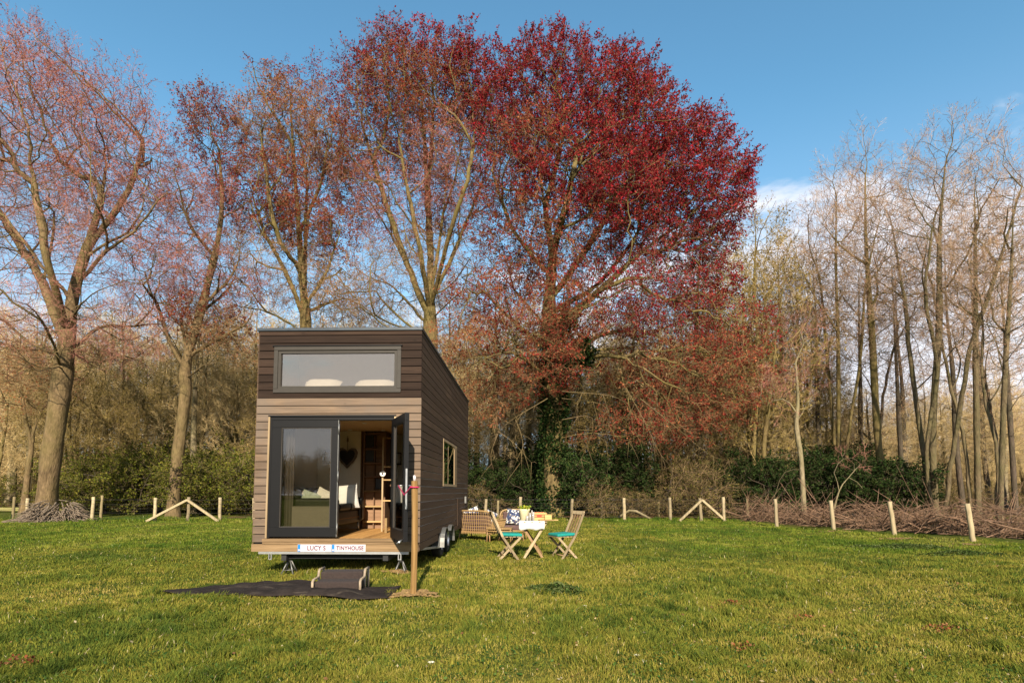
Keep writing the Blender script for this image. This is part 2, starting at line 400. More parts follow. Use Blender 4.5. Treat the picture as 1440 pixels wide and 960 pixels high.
# ------------------------------------------------------------------ space colonisation trees
def resample(poly, step):
    poly = [np.array(p, float) for p in poly]; out = [poly[0]]
    # smooth with catmull-rom
    P = [poly[0] * 2 - poly[1]] + poly + [poly[-1] * 2 - poly[-2]]; dense = []
    for i in range(1, len(P) - 2):
        for t in np.linspace(0, 1, 12, endpoint=False):
            a, b_, c, d = P[i - 1], P[i], P[i + 1], P[i + 2]
            dense.append(0.5 * ((2 * b_) + (c - a) * t + (2 * a - 5 * b_ + 4 * c - d) * t * t + (3 * b_ - a - 3 * c + d) * t ** 3))
    dense.append(poly[-1])
    for q in dense:
        if np.linalg.norm(q - out[-1]) >= step: out.append(q)
    return out
def grow(polys, attr, g, step=0.45, kill=0.6, infl=99.0, iters=90, up=0.05, jit=0.25):
    pos = []; par = []
    for k, poly in enumerate(polys):
        pts = resample(poly, step)
        if k == 0: prev = -1; start = 0
        else:
            A = np.array(pos); prev = int(np.argmin(((A - pts[0]) ** 2).sum(1))); start = 1
        for q in pts[start:]:
            pos.append(q + (g.normal(0, 0.05 * step, 3) if k else 0)); par.append(prev); prev = len(pos) - 1
    seeds = len(pos)
    pos = [np.array(p) for p in pos]; P = np.array(pos)
    d2 = ((attr[:, None, :] - P[None]) ** 2).sum(2); near = d2.argmin(1); nd = np.sqrt(d2.min(1))
    alive = nd > kill; kids = np.zeros(200000, int)
    for it in range(iters):
        ix = np.where(alive & (nd < infl))[0]
        if len(ix) == 0: break
        n = near[ix]; v = attr[ix] - P[n]; v /= np.linalg.norm(v, axis=1, keepdims=True) + 1e-9
        un, inv = np.unique(n, return_inverse=True); S = np.zeros((len(un), 3)); np.add.at(S, inv, v)
        S /= np.linalg.norm(S, axis=1, keepdims=True) + 1e-9
        S += g.normal(0, jit, S.shape); S[:, 2] += up; S /= np.linalg.norm(S, axis=1, keepdims=True)
        ok = kids[un] < 3; un = un[ok]; S = S[ok]
        if len(un) == 0: break
        newp = P[un] + S * step; kids[un] += 1
        base = len(P); P = np.vstack([P, newp]); par += un.tolist()
        d2 = ((attr[:, None, :] - newp[None]) ** 2).sum(2); j = d2.argmin(1); dm = np.sqrt(d2.min(1))
        b_ = dm < nd; nd[b_] = dm[b_]; near[b_] = base + j[b_]; alive &= nd > kill
        if len(P) > 16000: break
    return P, np.array(par), seeds
def tree_mesh(P, par, g, r0, rtip=0.01, flare=1.5, seeds=0, wob=0.0, capk=0.009):
    n = len(P); cnt = np.zeros(n); haskid = np.zeros(n, bool); haskid[par[1:]] = True
    for i in range(n - 1, -1, -1):
        if not haskid[i]: cnt[i] += 1
        if par[i] >= 0: cnt[par[i]] += cnt[i]
    k = math.log(r0 / rtip) / math.log(max(cnt[0], 2)); rad = rtip * cnt ** k
    kids = [[] for _ in range(n)]
    for i in range(1, n):
        if par[i] >= 0: kids[par[i]].append(i)
    # basal flare
    z0 = P[0][2]
    tip = np.zeros(n)
    for i in range(n - 1, 0, -1):
        if par[i] >= 0: tip[par[i]] = max(tip[par[i]], tip[i] + np.linalg.norm(P[i] - P[par[i]]))
    rad = np.minimum(rad, np.maximum(rtip, .6 * rtip + capk * tip ** 1.3))
    h = P[:, 2] - z0; tr = rad > 0.5 * r0
    rad = np.where(tr, rad * (1 + (flare - 1) * np.exp(-h / (1.2 * r0 + 0.15))), rad)
    mb_v = []; mb_f = []
    stack = [(0, None)]
    while stack:
        s_, pr = stack.pop(); chain = [] if pr is None else [pr]
        c = s_
        while True:
            chain.append(c)
            if not kids[c]: break
            ks = sorted(kids[c], key=lambda q: -cnt[q])
            for q in ks[1:]: stack.append((q, c))
            c = ks[0]
        pts = P[chain]; rr = rad[chain].copy()
        if pr is not None and len(rr) > 1: rr[0] = min(rr[0], rr[1] * 1.25)
        if rr.max() < 0.0: continue
        m_ = rr[0]; ns = 14 if m_ > 0.22 else 8 if m_ > 0.09 else 5 if m_ > 0.035 else 3
        x = None; base = len(mb_v); K = len(pts)
        for i in range(K):
            d = pts[min(i + 1, K - 1)] - pts[max(i - 1, 0)]; d = d / (np.linalg.norm(d) + 1e-9)
            if x is None: x = np.cross(d, (0.37, 0.83, 0.21))
            x = x - d * x.dot(d); x /= np.linalg.norm(x) + 1e-9; y = np.cross(d, x)
            for j in range(ns):
                t = 6.28318 * j / ns; w = rr[i] * (1 + (wob * (math.sin(3 * t + pts[i][2] * 0.5) + 0.6 * math.sin(5 * t + pts[i][2] * 1.1)) * math.exp(-(pts[i][2] - z0) / 3.0) if wob and ns > 8 else 0)) * (1 + (.045 * math.sin(2 * t + pts[i][2] * 1.9 + base) + .035 * math.sin(4 * t - pts[i][2] * 3.1) if ns > 5 else 0))
                mb_v.append(pts[i] + (x * math.cos(t) + y * math.sin(t)) * w)
        for i in range(K - 1):
            for j in range(ns): mb_f.append((base + i * ns + j, base + i * ns + (j + 1) % ns, base + (i + 1) * ns + (j + 1) % ns, base + (i + 1) * ns + j))
    dirs = np.zeros((n, 3)); dirs[1:] = P[1:] - P[np.maximum(par[1:], 0)]
    return np.array(mb_v), np.array(mb_f), rad, cnt, dirs

def blob_points(blobs, n, g):
    """blobs: (centre, radii(3), weight, kind)"""
    w = np.array([b_[2] * (b_[1][0] * b_[1][1] * b_[1][2]) ** 0.8 for b_ in blobs]); w /= w.sum(); A = []; K = []
    for b_, ww in zip(blobs, w):
        k = max(3, int(n * ww)); d = g.normal(0, 1, (k, 3)); d /= np.linalg.norm(d, axis=1, keepdims=True)
        r = g.rand(k, 1) ** 0.42; A.append(np.array(b_[0]) + d * r * np.array(b_[1])); K += [b_[3]] * k
    return np.concatenate(A), np.array(K)
def near_kind(P, A, K):
    out = []
    for i in range(0, len(P), 500):
        d2 = ((P[i:i + 500][:, None] - A[None]) ** 2).sum(2); out.append(K[d2.argmin(1)])
    return np.concatenate(out)

def secondary(polys, g, m):
    out = []
    for k, pl0 in enumerate(polys):
        pts = np.array(resample(pl0, .4)); n = len(pts); L = .4 * n; k0 = int(n * (.5 if k == 0 else .25))
        if n < 8: continue
        side = g.rand() * 6.28
        for j in range(m):
            i = int(k0 + (n - k0 - 2) * (j + .2 + .6 * g.rand()) / m); i = min(i, n - 3); d = pts[i + 2] - pts[i]; d /= np.linalg.norm(d)
            x = np.cross(d, (.2, .4, .9)); x /= np.linalg.norm(x) + 1e-9; y = np.cross(d, x); side += 2.3 + g.normal(0, .4)
            o = x * math.cos(side) + y * math.sin(side); l = L * g.uniform(.28, .45) * (1 - .3 * (i - k0) / max(1, n - k0)); a = g.uniform(.5, .85); l = min(l, 4.2)
            v = d * (1 - a * .5) + o * a; v /= np.linalg.norm(v); p = pts[i]; q1 = p + v * l * .4; v2 = v + np.array((0, 0, .3)) + g.normal(0, .2, 3); q2 = q1 + v2 / np.linalg.norm(v2) * l * .35
            v3 = v2 + np.array((0, 0, .25)) + g.normal(0, .25, 3); q3 = q2 + v3 / np.linalg.norm(v3) * l * .3
            if min(q1[2], q2[2], q3[2]) < 1.2: continue
            out.append([p, q1, q2, q3])
    return out
def build_tree(name, polys, blobs, n, sets, g, r0, bark_, step=0.45, kill=0.6, maxcnt=4, sps=1, ssize=(0.8, 1.3), up=0.05, jit=0.25,
               rtip=0.01, flare=1.5, updir=0.25, keep=1.0, parent=None, wob=0.0, rnddir=0.5, capk=0.009, sec=0):
    A, K = blob_points(blobs, n, g)
    base = np.array(polys[0][0], float)
    if sec: polys = polys + secondary(polys, g, sec)
    P, par, seeds = grow(polys, A, g, step, kill, up=up, jit=jit)
    V, Fq, rad, cnt, dirs = tree_mesh(P, par, g, r0, rtip, flare, seeds, wob, capk)
    root = parent if parent is not None else empty(name, base)
    V = V - base
    raw_mesh('trunk', V, Fq, None, [bark_], smooth=True, parent=root)
    ix = np.where((cnt <= maxcnt) & (np.arange(len(P)) >= min(seeds, len(P) - 1)))[0]
    ix = np.repeat(ix, sps); ix = ix[g.rand(len(ix)) < keep]
    PP = P[ix]; DD = dirs[ix] / (np.linalg.norm(dirs[ix], axis=1, keepdims=True) + 1e-9)
    DD = DD + g.normal(0, rnddir, DD.shape); DD[:, 2] += updir
    KK = near_kind(PP, A, K); S = g.uniform(*ssize, len(ix))
    sel = KK != 'none'
    V2, F2, M2, T2 = place_sprays(sets, PP[sel] - base, DD[sel], S[sel], KK[sel], g)
    raw_mesh('crown', V2, F2, T2, ['twigs', 'foliage'], M2, parent=root)
    return root, P, rad

SP = {
    'crimson_dense': spray_set(4, 11, L=1.0, nt=7, sub=1, leaves=88, ls=0.10, spread=.5, kind='crimson'),
    'crimson_sparse': spray_set(4, 12, L=1.0, nt=7, sub=2, leaves=34, ls=0.105, spread=.6, kind='crimson'),
    'russet': spray_set(4, 13, L=1.0, nt=8, sub=2, leaves=38, ls=0.10, spread=.6, kind='russet'),
    'orange': spray_set(4, 14, L=1.0, nt=8, sub=2, leaves=34, ls=0.09, spread=.6, kind='orange'),
    'orange_sparse': spray_set(4, 15, L=1.0, nt=8, sub=2, leaves=12, ls=0.075, kind='orange'),
    'bud': spray_set(4, 16, L=1.0, nt=8, sub=2, leaves=26, ls=0.07, kind='bud'),
    'bud_sparse': spray_set(4, 17, L=1.0, nt=8, sub=2, leaves=7, ls=0.05, kind='bud'),
    'tan': spray_set(4, 18, L=1.0, nt=9, sub=2, leaves=8, ls=0.06, kind='tan', r=0.012),
    'greybud': spray_set(4, 19, L=1.0, nt=7, sub=2, leaves=11, ls=0.055, kind='greybud', r=0.0078, spread=.5),
    'olive': spray_set(4, 20, L=1.0, nt=8, sub=2, leaves=22, ls=0.09, kind='olive', r=0.011),
    'hedge': spray_set(4, 21, L=0.8, nt=7, sub=1, leaves=48, ls=0.10, kind='hedge'),
    'holly': spray_set(4, 22, L=0.8, nt=6, sub=1, leaves=60, ls=0.13, kind='holly'),
    'scrub': spray_set(4, 23, L=0.9, nt=8, sub=2, leaves=34, ls=0.09, kind='scrub', r=0.011),
    'none': None,
}
def pb(px, py, rx, ry, Y, dep, w, kind, dy=0.0):
    """crown blob given where it stands: centre, half width and half height in metres at depth Y"""
    c = at(px, py, Y + dy); s = (Y + dy) / F
    return (c, (rx * s, dep, ry * s), w, kind)
def pl(Y, *pts):
    out = []
    for q in pts:
        dy = q[2] if len(q) > 2 else 0.0
        out.append(at(q[0], q[1], Y + dy))
    return out
def trunk_line(Y, *pts):
    p = pl(Y, *pts); p[0] = np.array([p[0][0], Y, -0.15]); return p
SUN_E, SKY_S, EXPO = 5.0, 0.110, 0.95

# ================================================================== THE BIG BEECHES
def beech(name, label, Y, trunk, limbs, blobs, n, r0, seed, bark_='bark_beech', cat='tree', **kw):
    g = np.random.RandomState(seed)
    polys = [trunk_line(Y, *trunk)] + [pl(Y, *l) for l in limbs]
    bl = [pb(b_[0], b_[1], b_[2], b_[3], Y, b_[4], b_[5], b_[6], b_[7] if len(b_) > 7 else 0) for b_ in blobs]
    root, P, rad = build_tree(name, polys, bl, n, SP, g, r0, bark_, **kw)
    tag(root, label, cat); return root, P, rad

beech('beech_tree', 'huge old beech at the left edge with thick leaning trunk, low limbs and pink buds', 26,
      [(64, 716), (72, 640), (84, 560), (94, 480), (104, 410), (122, 350), (140, 290), (150, 230)],
      [[(86, 520, 0), (70, 470, -2), (40, 430, -3.5), (0, 420, -5)], [(92, 500), (140, 462, 1), (190, 458, 2), (245, 455, 3)],
       [(92, 480), (60, 400, 1), (20, 330, 2), (-30, 250, 3)], [(95, 470), (70, 380, -2), (55, 300, -2), (42, 220, -2)],
       [(108, 400), (160, 345, -1), (215, 310, -2), (250, 290, -3)], [(125, 345), (180, 270, 1), (200, 200, 2)],
       [(90, 500), (40, 480, 3), (-10, 440, 4), (-60, 430, 5)], [(96, 465), (120, 420, -3), (180, 395, -5), (215, 400, -6)],
       [(88, 515), (50, 520, -4), (0, 500, -6)], [(92, 490), (130, 510, 1), (175, 500, 2), (215, 520, 3)]],
      [(110, 212, 118, 110, 5, 1.0, 'bud'), (60, 122, 80, 74, 3.5, 1.0, 'bud'), (30, 250, 110, 130, 5, .8, 'bud_sparse'),
       (190, 260, 65, 110, 4, 1.1, 'bud'), (150, 350, 100, 70, 5, .6, 'bud_sparse'), (-60, 250, 110, 170, 5, .7, 'bud_sparse'),
       (60, 460, 150, 60, 6, .45, 'bud_sparse'), (150, 470, 90, 45, 4, .4, 'bud_sparse'), (170, 130, 40, 35, 2, .8, 'bud'),
       (20, 500, 60, 50, 4, .5, 'orange_sparse'), (75, 80, 18, 30, 1.5, 1.2, 'bud_sparse')],
      7000, 0.40, 31, step=.42, kill=.44, maxcnt=3, sps=1, ssize=(.55, 1.1), wob=.06, rtip=.011, flare=1.3, sec=4)

beech('beech_tree', 'slender beech with tall bare pale trunk behind the left braced fence corner', 28,
      [(243, 722), (250, 640), (260, 560), (262, 510), (284, 430), (306, 340), (312, 280), (308, 210)],
      [[(262, 520), (238, 480), (222, 430), (200, 400, -2)], [(266, 500), (300, 480), (335, 462), (360, 450, -2)],
       [(285, 430), (325, 390), (345, 340)], [(300, 360), (270, 320), (255, 270)], [(264, 505), (252, 440, 2), (240, 390, 3)],
       [(262, 530), (300, 510, -2), (340, 520, -3)]],
      [(300, 195, 38, 60, 2.6, 1.2, 'russet'), (296, 164, 22, 24, 1.5, 1.3, 'crimson_sparse'), (290, 300, 60, 60, 3.2, .8, 'bud'), (280, 400, 95, 55, 4, .6, 'bud'),
       (235, 440, 50, 45, 3, .7, 'bud_sparse'), (295, 455, 50, 26, 3, 1.1, 'russet'), (330, 480, 50, 35, 3, .5, 'orange_sparse'), (280, 184, 14, 40, 1.3, 1.2, 'crimson_sparse')],
      4600, 0.27, 32, bark_='bark_beech', step=.4, kill=.42, maxcnt=3, ssize=(.5, 1.0), rtip=.01, wob=.04, flare=1.45, sec=4)

beech('beech_tree', 'upright beech with orange brown young leaves rising behind the tiny house', 30,
      [(424, 718), (428, 600), (430, 460), (424, 380), (418, 290), (412, 210), (408, 140)],
      [[(430, 450), (400, 380), (370, 320), (350, 260)], [(428, 430), (460, 380), (480, 320)], [(424, 380), (390, 330, -2), (375, 250, -2), (365, 170, -1)],
       [(420, 330), (450, 260), (462, 190)], [(430, 470), (380, 440), (330, 430, -2)], [(428, 420), (430, 330, 2), (432, 230, 3)], [(430, 440), (480, 420, 2), (510, 430, 3)]],
      [(405, 192, 62, 56, 3.6, 1.0, 'orange'), (395, 132, 32, 26, 2, 1.1, 'russet'), (455, 130, 18, 36, 1.5, .8, 'crimson_sparse'), (370, 210, 32, 60, 2.5, 1.0, 'orange'),
       (450, 210, 40, 70, 3, 1.0, 'orange'), (400, 290, 75, 55, 4, .7, 'russet'), (440, 330, 60, 40, 3.5, .7, 'russet'), (390, 390, 100, 45, 4, .55, 'orange_sparse'), (350, 290, 40, 30, 3, .8, 'crimson_sparse'),
       (470, 420, 70, 40, 4, .5, 'orange_sparse'), (412, 114, 12, 16, 1, 1.2, 'crimson_sparse')],
      6000, 0.30, 33, bark_='bark_olive', step=.4, kill=.42, maxcnt=3, ssize=(.55, 1.0), rtip=.01, sec=3, rnddir=.4, updir=.45)

beech('beech_tree', 'vase shaped copper beech with many steep bare limbs and dark red tips above the roof', 32,
      [(602, 722), (604, 600), (605, 480), (606, 420), (618, 340), (628, 260)],
      [[(604, 450), (572, 370), (545, 290), (520, 210), (508, 170, -1)], [(605, 440), (590, 350, -2), (572, 260, -2), (560, 190, -2)],
       [(606, 430), (604, 330, 2), (598, 220, 3), (590, 110, 3)], [(608, 420), (640, 350, 1), (665, 290, 2), (690, 230, 3)], [(606, 430), (632, 330, -3), (660, 240, -4), (668, 180, -2)],
       [(604, 460), (560, 410, 2), (520, 380, 3), (480, 350, 4)], [(604, 470), (550, 455, -2), (505, 430, -4), (470, 425, -5)], [(606, 450), (650, 410, -2), (690, 400, -3)], [(604, 440), (555, 340, 3), (510, 270, 4), (480, 230, 5)]],
      [(560, 126, 66, 54, 4, 1.2, 'crimson_sparse'), (545, 104, 38, 28, 3, 1.1, 'crimson_dense'), (645, 122, 50, 44, 3.5, 1.3, 'crimson_dense'), (600, 106, 50, 32, 3, 1.3, 'crimson_dense'), (510, 130, 32, 50, 2.5, 1.1, 'crimson_sparse'), (590, 180, 110, 70, 5, .8, 'russet'), (500, 240, 50, 70, 4, .6, 'russet'),
       (640, 260, 70, 70, 5, .5, 'bud'), (560, 300, 90, 60, 5, .35, 'bud'), (600, 390, 110, 45, 5, .3, 'orange_sparse'), (510, 420, 60, 40, 4, .5, 'orange_sparse'), (620, 300, 40, 40, 3, .4, 'russet'), (535, 82, 12, 22, 1.2, 1.0, 'crimson_sparse')],
      8000, 0.40, 34, bark_='bark_olive', step=.42, kill=.46, maxcnt=3, ssize=(.6, 1.1), rtip=.011, sec=4, rnddir=.35, updir=.5)

root5, P5, rad5 = beech('beech_tree', 'biggest copper beech, dense crimson crown and ivy covered trunk behind the garden table', 29,
      [(778, 724), (778, 640), (778, 560), (776, 490), (772, 430), (776, 360), (764, 280), (758, 225)],
      [[(778, 480), (830, 420, -1), (885, 370, 0), (940, 325, 0)], [(776, 420), (830, 340, 1), (880, 260, 2), (910, 190, 2)],
       [(774, 390), (720, 320, -1), (692, 240, 0)], [(778, 500), (720, 450, -1), (680, 410, -2), (650, 390, -3)],
       [(778, 510), (850, 470, 3), (920, 465, 4)], [(774, 370), (800, 270, -3), (815, 190, -1)],
       [(776, 440), (850, 390, 3), (930, 280, 4)], [(764, 300), (790, 200, 3), (800, 110, 3)], [(778, 520), (840, 500, -2), (890, 505, -3)],
       [(778, 540), (730, 500, -3), (690, 500, -5), (660, 520, -6)], [(776, 460), (860, 400, -4), (930, 390, -3)], [(778, 470), (700, 380, 3), (660, 330, 4)]],
      [(705, 92, 11, 30, 1.1, 2.6, 'crimson_dense'), (738, 78, 11, 30, 1.1, 2.6, 'crimson_dense'), (792, 72, 11, 30, 1.1, 2.6, 'crimson_dense'), (822, 86, 11, 30, 1.1, 2.6, 'crimson_dense'), (862, 98, 11, 30, 1.1, 2.6, 'crimson_dense'), (898, 128, 11, 30, 1.1, 2.6, 'crimson_dense'), (932, 150, 11, 30, 1.1, 2.6, 'crimson_dense'), (958, 188, 11, 30, 1.1, 2.6, 'crimson_dense'), (996, 196, 11, 30, 1.1, 2.6, 'crimson_dense'), (1018, 226, 11, 30, 1.1, 2.6, 'crimson_dense'), (1040, 256, 11, 30, 1.1, 2.6, 'crimson_dense'), (765, 156, 76, 62, 4.5, 1.1, 'crimson_dense'), (850, 173, 68, 66, 4.5, 1.1, 'crimson_dense'), (700, 166, 38, 52, 3, 1.1, 'crimson_dense'), (886, 221, 78, 75, 5, 1.1, 'crimson_dense'),
       (953, 250, 58, 55, 4.5, 1.1, 'crimson_dense'), (999, 287, 42, 50, 4, 1.2, 'crimson_dense'), (920, 304, 90, 50, 5, .9, 'crimson_dense'), (800, 238, 90, 70, 3.5, 1.0, 'crimson_dense', -3), (760, 221, 60, 60, 2.5, .8, 'russet', -4), (710, 238, 45, 60, 4, .8, 'crimson_sparse'), (860, 263, 70, 60, 2.5, .8, 'crimson_dense', -4), (760, 330, 60, 50, 2.5, .5, 'russet', -4),
       (981, 229, 18, 40, 2, 1.1, 'crimson_dense'), (916, 176, 22, 34, 2, 1.1, 'crimson_dense'), (758, 113, 14, 24, 1.4, 1.1, 'crimson_dense'), (830, 128, 26, 28, 2, 1.1, 'crimson_dense'),
       (850, 304, 80, 40, 5, .6, 'crimson_sparse'), (715, 321, 60, 55, 4, .55, 'russet'), (929, 375, 90, 36, 4, .9, 'crimson_sparse'), (990, 335, 45, 30, 4, 1.0, 'crimson_dense'), (981, 410, 40, 26, 3, .9, 'crimson_dense'), (800, 380, 90, 45, 5, .5, 'russet'), (690, 430, 60, 50, 3, 1.0, 'russet', -2), (660, 490, 45, 45, 3, .8, 'orange', -2), (720, 480, 50, 40, 3, .9, 'russet', -3),
       (911, 450, 110, 40, 5, .6, 'crimson_sparse'), (1024, 480, 60, 35, 4, .8, 'crimson_sparse'), (954, 530, 110, 42, 5, .6, 'russet'), (750, 520, 80, 40, 4, .6, 'russet', -2), (800, 440, 70, 40, 3, .8, 'russet', -4), (877, 420, 70, 35, 3, .8, 'crimson_sparse', -4), (1015, 560, 60, 40, 4, .6, 'russet'),
       (928, 600, 90, 30, 4, .35, 'russet'), (690, 560, 55, 35, 3.5, .7, 'orange')],
      12000, 0.48, 35, bark_='bark_olive', step=.42, kill=.44, maxcnt=3, ssize=(.6, 1.1), rtip=.010, sec=4, rnddir=.3, updir=.5, flare=1.3, capk=.0078)

# ivy on the trunk of the copper beech
def ivy(parent, P, rad, base, seed, zmax, n, ws=1.0, ls=.16):
    g = np.random.RandomState(seed); V = []; Fq = []; T = []
    tr = [(p, r) for p, r in zip(P, rad) if p[2] < zmax and r > rad[0] * .18][:60]
    lp = PAL['ivy'][0]
    for k in range(n):
        p, r = tr[int(len(tr) * g.rand() ** 1.15)]
        a = g.rand() * 6.283
        if math.sin(a * 2 + p[2] * 1.3) + .8 * math.sin(p[2] * 2.9 + a) + g.normal(0, .5) < (-.5 if p[2] > 2.5 or p[2] < 1 else .1): continue
        e = r + (0.08 + .5 * g.rand() ** 2) * ws
        c = p + np.array([math.cos(a) * e, math.sin(a) * e, g.normal(0, .3)]) - base
        w = g.normal(0, 1, 3); w /= np.linalg.norm(w); h = np.cross(w, g.normal(0, 1, 3)); h /= np.linalg.norm(h); s_ = ls * (.5 + .8 * g.rand())
        o = len(V); V += [c, c + w * s_ * .5 + h * s_ * .45, c + w * s_, c + w * s_ * .5 - h * s_ * .45]; Fq.append((o, o + 1, o + 2, o + 3))
        T.append(np.array(lp[g.randint(3)]) * (.7 + .6 * g.rand()))
    raw_mesh('ivy', np.array(V), np.array(Fq), np.array(T), ['foliage'], parent=parent)
ivy(root5, P5, rad5, np.array(root5.location), 5, 10.0, 27000, .66, .13)

# ================================================================== RIGHT HAND STAND OF BARE TREES
def bare_variant(seed, H, lean, nstem, width, kind, bark_, r0, n=900, low=.35, sps=1, name='bare_tree'):
    g = np.random.RandomState(seed); polys = []
    for k in range(nstem):
        a = g.rand() * 6.28; sp_ = 0 if k == 0 else .25 + .3 * g.rand()
        x0, y0 = math.cos(a) * sp_, math.sin(a) * sp_; hx = lean + (0 if k == 0 else math.cos(a) * H * .13); hy = 0 if k == 0 else math.sin(a) * H * .13
        hh = H * (1 if k == 0 else .75 + .2 * g.rand()); w1, w2 = g.normal(0, H * .011, 2)
        polys.append([np.array(q) for q in ((x0, y0, -.15), (x0 + hx * .12 + w1, y0 + hy * .15, hh * .22), (x0 + hx * .4 - w2, y0 + hy * .4, hh * .48), (x0 + hx * .7 + w1, y0 + hy * .7, hh * .72), (x0 + hx, y0 + hy, hh * .93))])
    bl = []
    for t in np.linspace(low, .97, 7):
        w = width * (math.sin(math.pi * min(1, (t - low + .12) / (1.12 - low))) ** .7) * .5 + .3
        bl.append(((lean * t, 0, H * t), (w, w, H * .085), .7 + .5 * t, kind))
    root, P, rad = build_tree(name, polys, bl, n, SP, g, r0, bark_, step=.45, kill=.5, maxcnt=2, sps=sps, keep=(.9 if kind == 'greybud' else 1), sec=2, ssize=(.6, 1.2), rtip=.009, capk=(.0065 if kind == 'greybud' else .009), flare=1.25, updir=.95, rnddir=.28, up=.38, jit=.12)
    return root
def put(proto, x, y, s=1.0, rz=0.0, label=None, group=None, cat='tree', first=False, sz=None):
    o = proto if first else copy_tree(proto)
    o.location = (float(x), float(y), 0); o.rotation_euler = (0, 0, rz); o.scale = (s, s, sz or s)
    if label: o['label'] = label
    o['category'] = cat
    if group: o['group'] = group
    return o

vA = bare_variant(101, 20, 0.6, 3, 7.5, 'greybud', 'bark_olive', .16, 1500, .46)
vB = bare_variant(102, 21, -.3, 1, 6.5, 'greybud', 'bark_olive', .18, 1500, .45)
vC = bare_variant(103, 21, 1.6, 4, 9.0, 'greybud', 'bark_grey', .27, 2100, .52)
vD = bare_variant(104, 20, 1.8, 2, 8.0, 'greybud', 'bark_grey', .17, 1500, .5)
vE = bare_variant(105, 15, .2, 1, 3.6, 'greybud', 'bark_dark', .13, 420, .4)
vF = bare_variant(106, 14, -.9, 2, 4.5, 'greybud', 'bark_dark', .16, 520, .3)
GR = 'tall bare trees on the right behind the brush heap'
def xat(px, Y): return (px - 720) / F * Y
# (variant, px, Y, height scale, rot, label)
spec = [
 (vA, 1182, 30, 1.0, 0.4, 'tall bare tree with three pale stems, first big one right of the red crown'),
 (vB, 1243, 29, 1.0, 0.2, 'tall straight single stemmed bare tree with narrow crown, between two multi stemmed ones'),
 (vC, 1312, 26, 0.93, 0.0, 'thick dark clump of four trunks fused at the base, tallest bare crown on the right'),
 (vD, 1372, 27, 0.93, 0.5, 'bare tree with two grey stems leaning right, just right of the thick trunk clump'),
 (vD, 1402, 22, 0.70, -.1, 'dark bare tree near the right edge with strongly bending limbs'),
 (vE, 1268, 31, 1.05, 1.0, 'thin dark pole like tree just right of the straight single stemmed one'),
 (vE, 1278, 36, 1.15, 2.0, 'thin dark tree standing deeper in the wood beside another pole like trunk'),
 (vE, 1352, 33, 1.2, 3.0, 'thin straight tree between the trunk clump and the leaning two stemmed tree'),
 (vF, 1210, 35, 1.2, 1.4, 'slim forked dark tree behind the first two tall bare trees'),
 (vF, 1425, 31, 1.2, 4.0, 'slim forked tree rising at the right border of the wood'),
 (vE, 1150, 33, 1.1, 5.0, 'thin bare tree at the left side of the bare stand, beside the olive trees'),
 (vE, 1390, 38, 1.3, 2.7, 'thin far tree seen between the leaning stems near the right edge'),
 (vA, 1130, 36, .92, 1.2, 'open bare tree with spreading light stems behind the dark hollies')]
seen = set()
for (v, px, Y, s, rz, lab) in spec:
    put(v, xat(px, Y), Y, s * .93, rz, lab, GR, first=(id(v) not in seen)); seen.add(id(v))

# small pale twisted tree in front of the hollies
g = np.random.RandomState(61)
Y = 23.5
root, _, _ = build_tree('young_tree', [trunk_line(Y, (1131, 722), (1128, 670), (1126, 640), (1120, 600), (1122, 560), (1118, 500)), pl(Y, (1127, 655), (1100, 668), (1088, 700)), pl(Y, (1123, 630), (1100, 640), (1076, 642)),
     pl(Y, (1121, 590), (1140, 560), (1160, 545)), pl(Y, (1122, 575), (1095, 560), (1070, 575))],
     [pb(1110, 540, 45, 50, Y, 1.5, 1, 'bud_sparse'), pb(1130, 480, 30, 50, Y, 1.2, 1, 'bud_sparse')], 260, SP, g, .1, 'bark_pale', step=.35, kill=.45, ssize=(.5, .9))
tag(root, 'small pale twisted tree with dead side twigs in front of the dark hollies', 'tree')
g = np.random.RandomState(62); Y = 22.5
root, _, _ = build_tree('young_tree', [trunk_line(Y, (1166, 716), (1180, 690), (1196, 668), (1212, 650)), pl(Y, (1180, 690), (1174, 660), (1190, 640)), pl(Y, (1196, 668), (1215, 690))],
     [pb(1205, 650, 20, 14, Y, 1.0, 1, 'bud_sparse')], 40, SP, g, .07, 'bark_pale', step=.3, kill=.4, ssize=(.4, .7))
tag(root, 'low leaning bleached dead sapling above the brush heap', 'dead tree')

# olive budding trees
vO = bare_variant(111, 15, .4, 3, 6.0, 'olive', 'bark_olive', .22, 1100, .22, name='willow_tree')
seenO = False
for (px, Y, s, rz, lab) in [(1062, 31, 1.12, 0, 'tall olive yellow budding tree touching the right side of the red crown'),
                            (1105, 34, 1.1, 1.2, 'olive brown budding tree, middle one of the olive trees right of the red crown'),
                            (1145, 36, .8, 2.6, 'lower rounded olive tree in front of the gap beside the bare stand'),
                            (1022, 37, 1.15, 3.6, 'olive budding tree mostly hidden behind the right branches of the red crown')]:
    put(vO, xat(px, Y), Y, s, rz, lab, 'olive budding trees right of the red beech', first=not seenO); seenO = True

